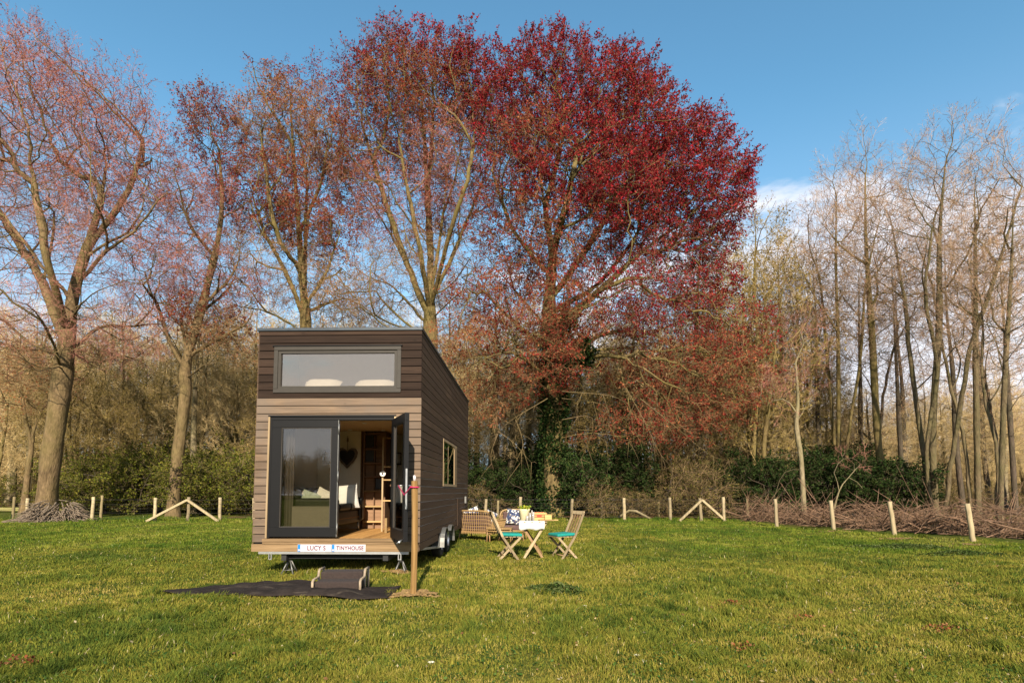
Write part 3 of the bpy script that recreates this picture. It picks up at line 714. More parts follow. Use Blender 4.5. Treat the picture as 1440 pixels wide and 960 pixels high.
def shrub_variant(name, seed, wdt, hgt, kind, n, bark_='bark_dark', ss=(.6, 1.0), sps=1):
    g = np.random.RandomState(seed)
    bl = [((g.normal(0, wdt * .28), g.normal(0, wdt * .18), hgt * g.uniform(.3, .7)), (wdt * .34, wdt * .3, hgt * .32), 1, kind) for _ in range(6)]
    bl.append(((0, 0, hgt * .25), (wdt * .5, wdt * .4, hgt * .25), 1.2, kind))
    polys = [[np.array((0, 0, -.1)), np.array((.1, 0, hgt * .3)), np.array((0, .1, hgt * .55))]]
    for k in range(4):
        a = k * 1.57 + g.rand(); polys.append([np.array((0, 0, .05)), np.array((math.cos(a) * wdt * .15, math.sin(a) * wdt * .15, hgt * .25)), np.array((math.cos(a) * wdt * .3, math.sin(a) * wdt * .3, hgt * .5))])
    root, _, _ = build_tree(name, polys, bl, n, SP, g, .08, bark_, step=.35, kill=.38, maxcnt=3, ssize=ss, updir=.3, rnddir=.7, sps=sps)
    return root
far0 = shrub_variant('thorn_thicket', 151, 5.0, 2.8, 'tan', 420, sps=2)
# ================================================================== WOOD BEHIND
w = [bare_variant(121, 14, .5, 2, 7, 'tan', 'bark_olive', .24, 800, .22),
     bare_variant(122, 15, -.6, 1, 7.5, 'tan', 'bark_grey', .26, 800, .25),
     bare_variant(123, 13, .8, 3, 6.5, 'olive', 'bark_olive', .22, 700, .2),
     bare_variant(124, 16, 0, 1, 6.5, 'tan', 'bark_pale', .22, 750, .28)]
g = np.random.RandomState(77)
used = [False] * 4
def wood_tree(px, Y, s, lab, grp):
    k = g.randint(4)
    put(w[k], xat(px, Y), Y, s, g.rand() * 6.28, lab, grp, first=not used[k]); used[k] = True
for row, (Y0, dpx, smin, smax) in enumerate([(36, 58, .62, .95), (43, 46, .8, 1.1), (52, 40, .95, 1.25), (64, 34, 1.1, 1.45)]):
    px = -40 + g.rand() * 30
    while px < 1500:
        Y = Y0 + g.uniform(-3, 3); s = g.uniform(smin, smax)
        if px > 1080: s *= .62
        if row < 3 or px < 1500:
            wood_tree(px, Y, s, 'bare brown tree of the crowded wood behind the beeches', 'bare brown trees crowding the wood')
        px += dpx * g.uniform(.7, 1.3)
for row, (Y0, dpx) in enumerate([(60, 70), (78, 60)]):
    px = -60
    while px < 1520:
        Y = Y0 + g.uniform(-4, 4); o = put(far0, xat(px, Y), Y, g.uniform(1.5, 2.1), g.rand() * 6.28, 'brown thorn thicket closing the view far back in the wood', 'brown thickets far back in the wood', 'shrub', first=(row == 0 and px == -60)); px += dpx * g.uniform(.7, 1.25)
# gnarled smaller trunk seen left of the big beech
g2 = np.random.RandomState(66)
root, _, _ = build_tree('bare_tree', [trunk_line(33, (34, 712), (40, 660), (44, 625), (36, 590), (30, 540)), pl(33, (44, 630), (52, 590), (70, 560))],
   [pb(30, 540, 60, 60, 33, 3, 1, 'orange_sparse')], 350, SP, g2, .24, 'bark_beech', step=.4, kill=.5)
tag(root, 'small crooked forked tree just left of the huge beech trunk', 'tree')
root, _, _ = build_tree('bare_tree', [trunk_line(34, (272, 716), (272, 650), (274, 560), (280, 480))],
   [pb(278, 470, 50, 70, 34, 3, 1, 'tan')], 300, SP, g2, .17, 'bark_pale', step=.45, kill=.5)
tag(root, 'thin pale tree directly right of the slender beech trunk', 'tree')

# ================================================================== SHRUBS
hd = [shrub_variant('hazel_shrub', 141, 4.2, 3.6, 'hedge', 620), shrub_variant('hazel_shrub', 142, 4.8, 3.2, 'hedge', 620)]
ho = [shrub_variant('holly_shrub', 143, 3.6, 4.2, 'holly', 620), shrub_variant('holly_shrub', 144, 4.4, 3.4, 'holly', 620)]
scb = [shrub_variant('thorn_shrub', 145, 3.8, 3.0, 'scrub', 560), shrub_variant('thorn_shrub', 146, 4.2, 2.6, 'scrub', 560)]
def shrubs(protos, items, grp):
    u = set()
    for i, (px, Y, s, sz, lab) in enumerate(items):
        p = protos[i % len(protos)]
        o = put(p, xat(px, Y), Y, s, g.rand() * 6.28, lab, grp, 'shrub', first=id(p) not in u, sz=sz); u.add(id(p))
HL = 'green hazel shrub in the bushy row between the big beech and the house'
shrubs(hd, [(px, Y, s, s * z * .86, HL) for px, Y, s, z in [(112, 32, .95, 1.0), (150, 33, 1.15, 1.1), (190, 32, 1.1, 1.1), (225, 34, 1.25, 1.15), (285, 31, 1.05, 1.1), (325, 32, 1.2, 1.1), (362, 31, 1.1, 1.05), (400, 33, 1.1, 1.05), (255, 36, 1.4, 1.15), (175, 38, 1.45, 1.2), (320, 38, 1.45, 1.15), (120, 38, 1.2, 1.1), (5, 44, .9, .9), (440, 36, 1.1, 1), (500, 38, 1.1, 1), (560, 38, 1.1, 1)]], 'green hazel shrubs left of the house')
DL = 'dark holly bush under the bare trees behind the right fence'
shrubs(ho, [(px, Y, s, s * z * .86, DL) for px, Y, s, z in [(1080, 29, .85, 1.0), (1128, 29.5, 1.0, 1.0), (1172, 29, .95, 1.0), (1222, 28.5, .9, 1.0), (1255, 31, .85, .9), (1105, 33, 1.1, 1.05), (1195, 33, 1.1, 1.0), (1040, 32, .8, .8)]], 'dark hollies on the right')
ML = 'dark holly bush in the shaded undergrowth behind the garden furniture'
shrubs([copy_tree(ho[0]), copy_tree(ho[1])], [(px, Y, s, s * z, ML) for px, Y, s, z in [(672, 31, .8, .75), (712, 32, .95, .8), (742, 31.5, .8, .8), (830, 31, .95, .95), (872, 32, 1.0, .95), (905, 31.5, .9, .8), (640, 33, .9, .8), (800, 34, 1.1, 1.0), (735, 36, 1.2, .9)]], 'dark hollies behind the table')
SL = 'olive thorn shrub with thin twigs at the foot of the wood'
shrubs(scb, [(px, Y, s, s * z, SL) for px, Y, s, z in [(690, 29.8, .7, .8), (855, 29.5, .8, .9), (940, 30, 1.0, 1.0), (985, 30, 1.05, 1.0), (1025, 30, .95, 1.0), (955, 34, 1.2, 1.2), (1010, 35, 1.2, 1.2), (900, 29, .6, .8), (1060, 35, 1.1, 1.2), (1290, 36, .8, .7), (1350, 37, .8, .7), (1420, 36, .9, .7), (620, 35, 1, 1)]], 'olive thorn shrubs')

# drooping bare branches and old trunks with ivy, middle of the wood
for (px, Y, r_, top, lab) in [(893, 32, .2, 560, 'dead leaning stem wrapped in ivy right of the copper beech trunk'), (985, 33, .16, 470, 'straight grey trunk behind the right braced fence corner')]:
    g2 = np.random.RandomState(px)
    root, P, rad = build_tree('bare_tree', [trunk_line(Y, (px + 8, 716), (px, 640), (px - 6, top), (px, top - 120))], [pb(px, top - 60, 50, 60, Y, 2.5, 1, 'tan')], 260, SP, g2, r_, 'bark_grey', step=.45, kill=.55)
    tag(root, lab, 'tree')
    if px == 893: ivy(root, P, rad, np.array(root.location), 9, 6.5, 4500, .8)
# pale drooping boughs of the copper beech (parts of it)
g2 = np.random.RandomState(55); mbb = MB()
b5 = np.array(root5.location)
for (a_, dy) in [([(790, 590), (830, 585), (832, 610), (822, 635), (812, 655)], -3), ([(770, 560), (720, 590), (700, 610), (684, 640)], -4), ([(700, 606), (722, 622), (738, 640), (752, 655)], -4),
                 ([(790, 560), (850, 570), (856, 600), (850, 625)], -3.5), ([(790, 550), (870, 560), (890, 600), (880, 630)], -4), ([(880, 545), (905, 590), (930, 640), (960, 670)], -4.5), ([(900, 560), (950, 600), (1000, 640), (1040, 650)], -4.5),
                 ([(700, 610), (690, 640), (696, 668)], -4), ([(725, 590), (735, 620), (732, 650)], -4)]:
    p = [q - b5 for q in resample(pl(29 + dy, *a_), .3)]
    k = len(p); mbb.tube(p, [max(.005, .022 * (1 - i / k)) for i in range(k)], 5, smooth=True)
    for i in range(2, k, 2):
        for _ in range(2):
            d = g2.normal(0, .5, 3) + np.array((0, 0, -.5)); mbb.tube([p[i], p[i] + d * .5, p[i] + d * .9 + np.array((0, 0, -.1))], [.012, .008, .004], 4)
mbb.build('drooping_branch', 'bark_beech', root5)

# ================================================================== GROUND
def hgt(x, y):
    return (0.028 * np.sin(x * 1.3 + 0.5) * np.sin(y * 1.1 + 1.0) + 0.016 * np.sin(x * 3.1 + y * 1.7) * np.sin(y * 2.7 - x) + 0.012 * np.sin(x * 5.3 - y * 4.1 + 2) * np.sin(y * 3.3)
            ) * np.clip(1.0, 0, 1)
def ground_mat():
    m, nt, b = nmat('meadow_soil')
    n1 = tex(nt, nscale=.35, detail=5, rough=.6); n2 = tex(nt, nscale=2.3, detail=5, rough=.7); n3 = tex(nt, nscale=22, detail=4, rough=.7)
    c = ramp(nt, n1.outputs['Fac'], [(.35, (.045, .075, .014)), (.5, (.075, .1, .018)), (.65, (.12, .125, .026))])
    c = mixc(nt, ramp(nt, n2.outputs['Fac'], [(.45, (0, 0, 0)), (.7, (.7, .7, .7))]), c, (.15, .125, .035))
    c = mixc(nt, .8, c, ramp(nt, n3.outputs['Fac'], [(.3, (.4, .4, .4)), (.7, (1.35, 1.35, 1.35))]), 'MULTIPLY')
    nt.links.new(c, b.inputs['Base Color']); b.inputs['Roughness'].default_value = 1.0; b.inputs['Specular IOR Level'].default_value = 0
    bump(nt, b, n3.outputs['Fac'], .8, .05)
ground_mat()
# fence line: x as a function along the meadow
FEN = [(-60, 24.8), (-20.7, 24.8), (-13.8, 24.8), (5.03, 25.8), (9.07, 24.8), (9.55, 20.9), (10.35, 18.6), (11.1, 16.8), (11.75, 14.7), (12.6, 11.5), (13.6, 7), (15, -5)]
gx = np.concatenate([np.linspace(-260, -24, 30), np.arange(-23.8, 16, .3), np.linspace(17, 260, 30)])
gy = np.concatenate([np.linspace(-160, 1, 20), np.arange(1.4, 27, .3), np.linspace(28, 420, 40)])
X, Yg = np.meshgrid(gx, gy); Z = hgt(X, Yg); nx, ny = len(gx), len(gy)
V = np.stack([X.ravel(), Yg.ravel(), Z.ravel()], 1); ii = np.arange(nx * ny).reshape(ny, nx)
Fq = np.stack([ii[:-1, :-1], ii[:-1, 1:], ii[1:, 1:], ii[1:, :-1]], -1).reshape(-1, 4)
o = raw_mesh('ground', V, Fq, None, ['meadow_soil'], smooth=True); tag(o, kind='structure')
# wood floor
m, nt, b = nmat('leaf_litter')
n = tex(nt, nscale=9, detail=6, rough=.75); n1 = tex(nt, nscale=.5, detail=3)
c = ramp(nt, n.outputs['Fac'], [(.3, (.045, .028, .014)), (.5, (.13, .08, .04)), (.72, (.24, .155, .085))])
c = mixc(nt, ramp(nt, n1.outputs['Fac'], [(.48, (0, 0, 0)), (.62, (.8, .8, .8))]), c, (.055, .07, .016))
nt.links.new(c, b.inputs['Base Color']); b.inputs['Roughness'].default_value = 1; b.inputs['Specular IOR Level'].default_value = 0; bump(nt, b, n.outputs['Fac'], .8, .06)
def sheet(name, poly, z, mat, kind='structure'):
    me = bpy.data.meshes.new(name); me.from_pydata([(x, y, z) for x, y in poly], [], [tuple(range(len(poly)))]); me.materials.append(MATS[mat])
    o = bpy.data.objects.new(name, me); COL.objects.link(o); tag(o, kind=kind); return o
sheet('forest_floor', [(-13.5, 26.6), (6, 27.6), (10.6, 26.6), (11.2, 22.6), (12.1, 20.1), (13.2, 17.8), (14.1, 15.4), (15, 12), (16, 7), (17.5, -5), (120, -5), (140, 300), (-160, 300), (-200, 45), (-26, 42), (-15, 36)], .054, 'leaf_litter')
m = plain('dry_field', (.42, .38, .14), 1.0, var=.25, nscale=1.5, spec=0)
sheet('field_strip', [(-120, 36), (-27, 36), (-24, 41), (-120, 60)], .062, 'dry_field')

# ------------------------------------------------------------------ grass blades
def house_mask(x, y):
    c, s_ = math.cos(R(1.36)), math.sin(R(1.36)); dx, dy = x + 1.473, y - 8.95
    u = dx * c - dy * s_; v = dx * s_ + dy * c
    return u, v
def grass(seed=3):
    g = np.random.RandomState(seed); xs = []; ys = []
    N_ = 900000
    # density falls with distance: y distribution ~ 1/y
    y = 2.9 * (27.5 / 2.9) ** g.rand(N_); x = (g.rand(N_) * 2 - 1) * (y * .98 + 1.2)
    # fence edge to the right
    fx = np.interp(y, [7, 11.5, 14.7, 16.8, 18.6, 20.9, 24.8, 30], [14.2, 13.2, 12.3, 11.7, 10.9, 10.1, 9.9, 9.9])
    ok = (x < fx) & ~((y > 26.8) & (x > -13.5))
    def wn(a, b_, s_): return np.sin(x * a * s_ + 1.3 * np.sin(y * b_ * s_ + .7)) * np.sin(y * a * .83 * s_ + 1.1 * np.sin(x * b_ * 1.3 * s_ + 2.1))
    cl = wn(1.9, 2.3, 1) * .5 + wn(5.1, 3.7, 1.3) * .35 + wn(11, 9, 1.7) * .3      # tuftiness
    big = wn(.55, .42, 1) * .6 + wn(1.1, .9, 1.1) * .4                              # colour drift
    ok &= g.rand(N_) < np.clip(.72 + .5 * cl, .2, 1)
    u, v = house_mask(x, y)
    ok &= ~((u > -2.8) & (u < -.12) & (v > -1.88) & (v < -.88))     # mat
    sh = (u > -2.7) & (u < .05) & (v > .2) & (v < 7.2); ok &= ~(sh & (g.rand(N_) < .5))
    for (cx, cy, cr) in ((-1.2, 7.2, .3), (-1.75, 9.15, .22)): ok &= ~(((x - cx) ** 2 + ((y - cy) * .8) ** 2 < cr * cr) & (g.rand(N_) < .85))
    x, y, cl, big = x[ok], y[ok], cl[ok], big[ok]; n = len(x); u, v = u[ok], v[ok]
    z = hgt(x, y)
    h = (.030 + .026 * g.rand(n) + .03 * np.clip(cl, -.5, 1)) * (1 + .25 * g.rand(n)); h[(u > -2.6) & (u < 0) & (v > -.7) & (v < 6)] *= 1.35
    edge = y > 24.2; h[edge] *= 2.0
    # tussocks: every cell of the meadow has a tuft of its own height, colour and lean
    CS = np.where(y < 9, .27, .5); ixc = np.floor(x / CS).astype(np.int64); iyc = np.floor(y / CS).astype(np.int64)
    def hs(k): q = np.sin(ixc * 127.1 + iyc * 311.7 + k * 74.7) * 43758.5453; return q - np.floor(q)
    tcx = (ixc + .25 + .5 * hs(1)) * CS; tcy = (iyc + .25 + .5 * hs(2)) * CS; tr_ = np.hypot(x - tcx, y - tcy) / CS
    tv = hs(3); tuft = np.clip(1 - tr_ / .55, 0, 1) * np.clip((tv - .35) * 2.2, 0, 1.3); h *= .78 + 1.05 * tuft; tcol = (hs(4) - .5) * 1.2 - .75 * tuft
    wd = .0013 + .00036 * y; wd = wd * g.uniform(.7, 1.4, n)
    a = g.rand(n) * 6.283; lx, ly = np.cos(a), np.sin(a)
    b_ = hs(5) * 6.283 + g.normal(0, 1.1, n); ln = h * g.uniform(.1, .8, n); tx, ty = np.cos(b_) * ln, np.sin(b_) * ln
    V = np.zeros((n, 6, 3))
    for k, (t, w_) in enumerate(((0, 1), (.55, .8), (1, .12))):
        cx = x + tx * t * t; cy = y + ty * t * t; cz = z - .006 * (k == 0) + h * t * (1 - .18 * t)
        V[:, 2 * k] = np.stack([cx - lx * wd * w_, cy - ly * wd * w_, cz], 1); V[:, 2 * k + 1] = np.stack([cx + lx * wd * w_, cy + ly * wd * w_, cz], 1)
    o = (np.arange(n) * 6)[:, None]
    Fq = np.stack([np.array([0, 1, 3, 2]) + o, np.array([2, 3, 5, 4]) + o], 1).reshape(-1, 4)
    base = np.array([(.058, .092, .018), (.115, .143, .023), (.19, .188, .029), (.28, .232, .045), (.37, .28, .09)])
    # index by drift
    t = np.clip(1.85 + 1.2 * big + .7 * (-cl) + tcol + g.normal(0, .62, n), 0, 4)
    k0 = np.floor(t).astype(int).clip(0, 3); fr = (t - k0)[:, None]; C = base[k0] * (1 - fr) + base[k0 + 1] * fr
    C *= g.uniform(.7, 1.3, n)[:, None]; st_ = g.rand(n) < .006; C[st_] = np.array((.5, .42, .24))
    green = ((x > 4) & (y > 12)) | ((x < -4) & (y > 13)); C[green] = C[green] * np.array((.78, .95, .8))
    T = np.repeat(C, 2, 0)
    o = raw_mesh('grass', V.reshape(-1, 3), Fq, T, ['foliage'])
    tag(o, 'short rough meadow grass with mossy yellow patches', 'grass', kind='stuff')
grass()
def patch(name, label, cat, cx, cy, rx, ry, n, cols, ls, hz, seed, mat='foliage'):
    g = np.random.RandomState(seed); V = []; Fq = []; T = []
    for k in range(n):
        r = g.rand() ** .6; a = g.rand() * 6.283; x = cx + rx * r * math.cos(a); y = cy + ry * r * math.sin(a)
        if g.rand() > .55 + .45 * math.sin(x * 9) * math.sin(y * 11): continue
        c = np.array((x, y, float(hgt(x, y)) + hz * g.rand() * (1.1 - r)))
        w_ = g.normal(0, 1, 3); w_[2] = abs(w_[2]) * .5; w_ /= np.linalg.norm(w_); h = np.cross(w_, g.normal(0, 1, 3)); h /= np.linalg.norm(h); s_ = ls * (.6 + .8 * g.rand())
        o = len(V); V += [c, c + w_ * s_ * .5 + h * s_ * .4, c + w_ * s_, c + w_ * s_ * .5 - h * s_ * .4]; Fq.append((o, o + 1, o + 2, o + 3)); T.append(np.array(cols[g.randint(len(cols))]) * (.7 + .6 * g.rand()))
    V = np.array(V); base = np.array((cx, cy, 0)); o = raw_mesh(name, V - base, np.array(Fq), np.array(T), [mat]); o.location = base; tag(o, label, cat)
    return o
DG = [(.045, .075, .018), (.07, .10, .026), (.035, .055, .014), (.11, .13, .045)]
for i, (px, py, rx, ry, n, lab) in enumerate([(782, 832, .42, .36, 1500, 'dark low nettle patch in the lawn in front of the folding chairs'), (1262, 770, 1.25, .5, 2200, 'long dark weed patch on the right lawn before the fence'), (1350, 780, .9, .4, 1500, 'dark weed patch at the far right below the last fence post')]):
    p = gnd(px, py); patch('weed_patch', lab, 'weeds', p[0], p[1], rx, ry, n * 2, DG, .036, .10, 200 + i)
BR = [(.22, .07, .03), (.15, .05, .025), (.28, .13, .06)]
for i, (px, py, lab) in enumerate([(1026, 848, 'reddish dead leaf clump in the lawn right of the nettles'), (1130, 868, 'pale brown worn spot on the right lawn'), (1332, 884, 'large brown dead leaf clump near the lower right corner'), (1052, 912, 'tiny reddish leaf clump near the bottom of the lawn'), (22, 935, 'small orange brown leaf clump in the lower left corner')]):
    p = gnd(px, py); patch('dead_leaves', lab, 'leaves', p[0], p[1], .15 + .06 * (i == 2), .15, 190, BR, .026, .07, 230 + i)
YE = [(.75, .7, .12), (.8, .78, .3), (.7, .68, .4)]
for i, (px, py, lab) in enumerate([(98, 806, 'yellow flower left of another pair in the left lawn'), (110, 808, 'yellow flower at the right of the pair in the left lawn'), (213, 795, 'yellow flower nearest the mat in the left lawn'), (203, 799, 'small yellow flower beside the one nearest the mat'), (60, 806, 'yellow flower at far left of the lawn'), (905, 930, 'pale wilted leaf on the lawn at bottom centre'), (896, 922, 'pale leaf just above the wilted one at bottom centre'), (822, 852, 'whitish leaf below the nettle patch'), (606, 932, 'single white speck of leaf on the lower lawn'), (107, 783, 'yellow flower highest up in the left lawn')]):
    p = gnd(px, py, .03); g_ = np.random.RandomState(400 + i); mb = MB()
    for k in range(7):
        a = k * .9; r = .02
        mb.add([(0, 0, .004), (math.cos(a - .35) * r, math.sin(a - .35) * r, .012), (math.cos(a) * r * 1.5, math.sin(a) * r * 1.5, .008), (math.cos(a + .35) * r, math.sin(a + .35) * r, .012)], [(0, 1, 2, 3)])
    mb.tube([(0, 0, -.02), (0, 0, .004)], .001, 5)
    if 'yellow_petal' not in MATS: plain('yellow_petal', (.75, .66, .12), .7); plain('pale_leaf', (.7, .66, .5), .8)
    o = mb.build('flower' if 'yellow' in lab else 'fallen_leaf', 'yellow_petal' if 'yellow' in lab else 'pale_leaf', label=lab, cat='flower' if 'yellow' in lab else 'leaf'); o.location = p

# ================================================================== STICKS AND BRUSH
g = np.random.RandomState(88)
c0 = at(64, 715, 24.2); c0 = np.array((c0[0] - .2, 25.3, 0)); mb = MB()
for k in range(620):
    a = g.rand() * 6.283; rr = g.rand() ** .8; h = max(0.03, .95 * (1 - rr) * g.rand() ** .5); r = .5 + .95 * rr
    p = np.array((math.cos(a) * r, math.sin(a) * r * .8 - .3, h)); d = np.array((math.cos(a + g.normal(0, .7)), math.sin(a + g.normal(0, .7)), -.55 + g.normal(0, .25))); d /= np.linalg.norm(d)
    l = g.uniform(.25, .7); q = p + d * l; q[2] = max(.02, q[2]); mb.tube([p, (p + q) / 2 + g.normal(0, .03, 3), q], [.022, .018, .01], 5)
if 'stick_bark' not in MATS: bark('stick_bark', (.09, .065, .045), (.28, .22, .16))
o = mb.build('stick_pile', 'stick_bark', label='cone of short broken sticks heaped round the foot of the huge beech', cat='stick pile'); o.location = c0

bark('brush_bark', (.11, .06, .036), (.32, .2, .125))
g = np.random.RandomState(89); mb = MB()
BL = [(1055, 728), (1130, 733), (1200, 738), (1290, 744), (1380, 752), (1470, 762), (1600, 778)]
LN = [(9.9, 24.5), (10.6, 21.5), (11.6, 19.2), (12.6, 17.4), (13.4, 15.6), (14.4, 13.2), (15.6, 10.0)]
for k in range(2900):
    t = g.rand() * 5.999
    if math.sin(t * 7.3) + .6 * math.sin(t * 17 + 1) + g.normal(0, .6) < -.35: continue
    t = t; i = int(t); f = t - i; x = LN[i][0] * (1 - f) + LN[i + 1][0] * f; y = LN[i][1] * (1 - f) + LN[i + 1][1] * f
    x += g.normal(.9, .55); x = max(x, LN[i][0] * (1 - f) + LN[i + 1][0] * f + .1); y += g.normal(.9, .6)
    hm_ = .35 + .5 * (.5 + .5 * math.sin(y * 1.9 + x)) ; p = np.array((x, y, .05 + hm_ * g.rand() ** 1.4)); a = g.rand() * 6.283; d = np.array((math.cos(a), math.sin(a), g.normal(.25, .5))); l = g.uniform(.5, 1.7); s_ = g.normal(0, .18, 3)
    pts = [p + d * l * u + s_ * math.sin(u * 3.1) * l * .6 for u in (-.5, -.2, .15, .5)]
    for q in pts: q[2] = max(q[2], .03)
    r = g.uniform(.005, .014); mb.tube(pts, [r, r * .9, r * .7, r * .35], 4, cap=False)
for k in range(60):
    t = g.rand() * 5.999; i = int(t); f = t - i; x = LN[i][0] * (1 - f) + LN[i + 1][0] * f + g.uniform(0, 1.5); y = LN[i][1] * (1 - f) + LN[i + 1][1] * f + g.uniform(0, 1.5)
    a = g.rand() * 6.283; d = np.array((math.cos(a), math.sin(a), .35)); l = g.uniform(.8, 1.8); p = np.array((x, y, .15)); mb.tube([p, p + d * l * .5 + g.normal(0, .08, 3), p + d * l], [.025, .02, .008], 5)
o = mb.build('brush_heap', 'brush_bark', label='long heap of cut reddish brown twigs behind the right fence', cat='brush heap')

# ================================================================== FENCES
def fence_post(p, h, r, mat, parent, lean=(0, 0), name='post', seed=0):
    g = np.random.RandomState(seed + 5); mb = MB(); l = Vector((lean[0], lean[1], 0)); P0 = Vector((p[0], p[1], -.25)); n = 6
    w_ = g.normal(0, .005, (n + 1, 2)); pts = [P0 + (l + Vector((0, 0, h + .25))) * (i / n) + Vector((w_[i][0], w_[i][1], 0)) for i in range(n + 1)]
    mb.tube(pts, [r * (1.06 - .1 * i / n + g.normal(0, .02)) for i in range(n + 1)], 9); return mb.build(name, mat, parent)
fe = empty('wire_fence', (-13, 24.6, 0), label='pale round post and wire fence round the lawn with two braced corners', cat='fence')
def sub(o, parent):  # keep world place under a parent that sits elsewhere
    o.parent = parent; o.matrix_parent_inverse = Matrix.Translation(parent.location).inverted(); return o
FP = [(-60, 24.8), (-55, 24.8)]
posts = [(42, 24.6, 1.0), (133, 24.9, 1.05), (221, 24.6, 1.02), (267, 24.6, 1.05), (312, 25.0, 1.03), (682, 25.6, .95), (731, 25.6, 1.05), (803, 25.6, .95), (877, 25.6, 1.0), (942, 25.6, 1.02), (985, 25.0, 1.0), (1017, 24.8, 1.05), (1090, 20.8, 1.02), (1170, 18.6, 1.0), (1255, 16.8, 1.0), (1364, 14.7, .98), (-20, 24.7, 1.0), (360, 25.2, 1), (420, 25.3, 1), (480, 25.4, 1), (540, 25.4, 1), (600, 25.5, 1), (650, 25.5, 1)]
pos = []
for i, (px, Y, h) in enumerate(posts):
    x = xat(px, Y); big = Y < 22
    ln = {1364: (-.12, 0), 1255: (-.13, .0), 1170: (-.09, 0), 1090: (-.03, 0)}.get(px, (random.uniform(-.06, .06), 0))
    sub(fence_post((x, Y), h, .062 if big else .068, 'fence_wood', None, ln, seed=i), fe); pos.append((x, Y, px))
for (px, Y, d1, d2) in [(267, 24.5, 2.0, 1.45), (985, 24.9, 1.35, 1.2)]:
    x = xat(px, Y)
    for s_, d in ((-1, d1 * .85), (1, d2 * .95)):
        mb = MB(); mb.bar((x, Y - .1, .93), (x + s_ * (d if px < 900 else 1.0), Y - .12, .02), .09, .09); sub(mb.build('brace', 'fence_wood'), fe)
pos.sort(key=lambda q: q[2])
pw = [(q[0], q[1]) for q in pos] + [(12.7, 11.5), (13.7, 7)]
mb = MB()
for z in (.15, .35, .55, .75, .92):
    mb.tube([(x, y - .07 * (y > 24), z + .01 * math.sin(x * 3 + z * 9)) for x, y in pw], .0028, 3, cap=False)
for (x0, y0), (x1, y1) in zip(pw[:-1], pw[1:]):
    d = math.hypot(x1 - x0, y1 - y0); k = int(d / .3)
    for j in range(1, k): f = j / k; mb.tube([(x0 + (x1 - x0) * f, y0 + (y1 - y0) * f - .07 * (y0 > 24), .14), (x0 + (x1 - x0) * f, y0 + (y1 - y0) * f - .07 * (y0 > 24), .76)], .0016, 3, cap=False)
sub(mb.build('wire', 'wire_steel'), fe)
f2 = empty('wire_fence', (-15, 28.5, 0), label='older darker post and wire fence further back at the edge of the wood', cat='fence')
pw = []
for i, (px, Y, h) in enumerate([(22, 26.2, 1.05), (145, 27.6, 1.1), (325, 33, 1.15), (845, 27.5, .8), (925, 28.5, .8), (1049, 27.2, .95), (700, 28, .85), (600, 30, 1), (500, 31.5, 1)]):
    x = xat(px, Y); sub(fence_post((x, Y), h, .06, 'fence_old', None, (.02, 0), seed=50 + i), f2); pw.append((x, Y, px))
pw.sort(key=lambda q: q[0]); mb = MB()
for z in (.3, .6, .9): mb.tube([(x, y, z) for x, y, _ in pw], .003, 3, cap=False)
sub(mb.build('wire', 'wire_steel'), f2)
# fallen timber at the fence
mb = MB(); p = xat(890, 26.6); mb.tube([(p - .7, 26.6, .1), (p - .2, 26.6, .4), (p + .1, 26.5, .38), (p + .75, 26.3, .02)], [.05, .06, .06, .05], 7)
mb.build('fallen_branch', 'bark_pale', label='fallen bent log leaning against the back fence left of the braced corner', cat='log')

# loose leaves and clover through the lawn
def scatter(name, label, cat, n, cols, ls, hz, seed, clump, ymin=3.4, ymax=22):
    g = np.random.RandomState(seed); y = ymin * (ymax / ymin) ** g.rand(n); x = (g.rand(n) * 2 - 1) * y * .95
    if clump: k = g.randint(0, n // clump, n); x = x[k] + g.normal(0, .13, n); y = y[k] + g.normal(0, .11, n)
    u, v = house_mask(x, y); ok = ~((u > -2.95) & (u < .1) & (v > -2)) & (x < 9); x, y = x[ok], y[ok]; n = len(x)
    c = np.stack([x, y, hgt(x, y) + hz * (.4 + .6 * g.rand(n))], 1); w_ = g.normal(0, 1, (n, 3)); w_[:, 2] *= .45; w_ /= np.linalg.norm(w_, axis=1, keepdims=True)
    h = np.cross(w_, g.normal(0, 1, (n, 3)) + np.array((0, 0, 2.0))); h /= np.linalg.norm(h, axis=1, keepdims=True); s_ = (ls * (.5 + g.rand(n)))[:, None]
    V = np.stack([c, c + w_ * s_ * .5 + h * s_ * .35, c + w_ * s_, c + w_ * s_ * .5 - h * s_ * .35], 1).reshape(-1, 3); Fq = np.arange(4 * n).reshape(-1, 4)
    T = np.array(cols)[g.randint(0, len(cols), n)] * g.uniform(.7, 1.3, (n, 1)); o = raw_mesh(name, V, Fq, T, ['foliage']); tag(o, label, cat, kind='stuff')
scatter('scattered_leaves', 'pale and brown dead leaves scattered loosely over the lawn', 'leaves', 1500, [(.4, .3, .16), (.28, .16, .07), (.36, .3, .18), (.2, .1, .05)], .024, .05, 71, 0)
scatter('clover', 'small broad leaved clover and plantain spread through the lawn', 'clover', 16000, [(.05, .10, .02), (.08, .13, .03), (.035, .07, .018)], .022, .045, 72, 40)

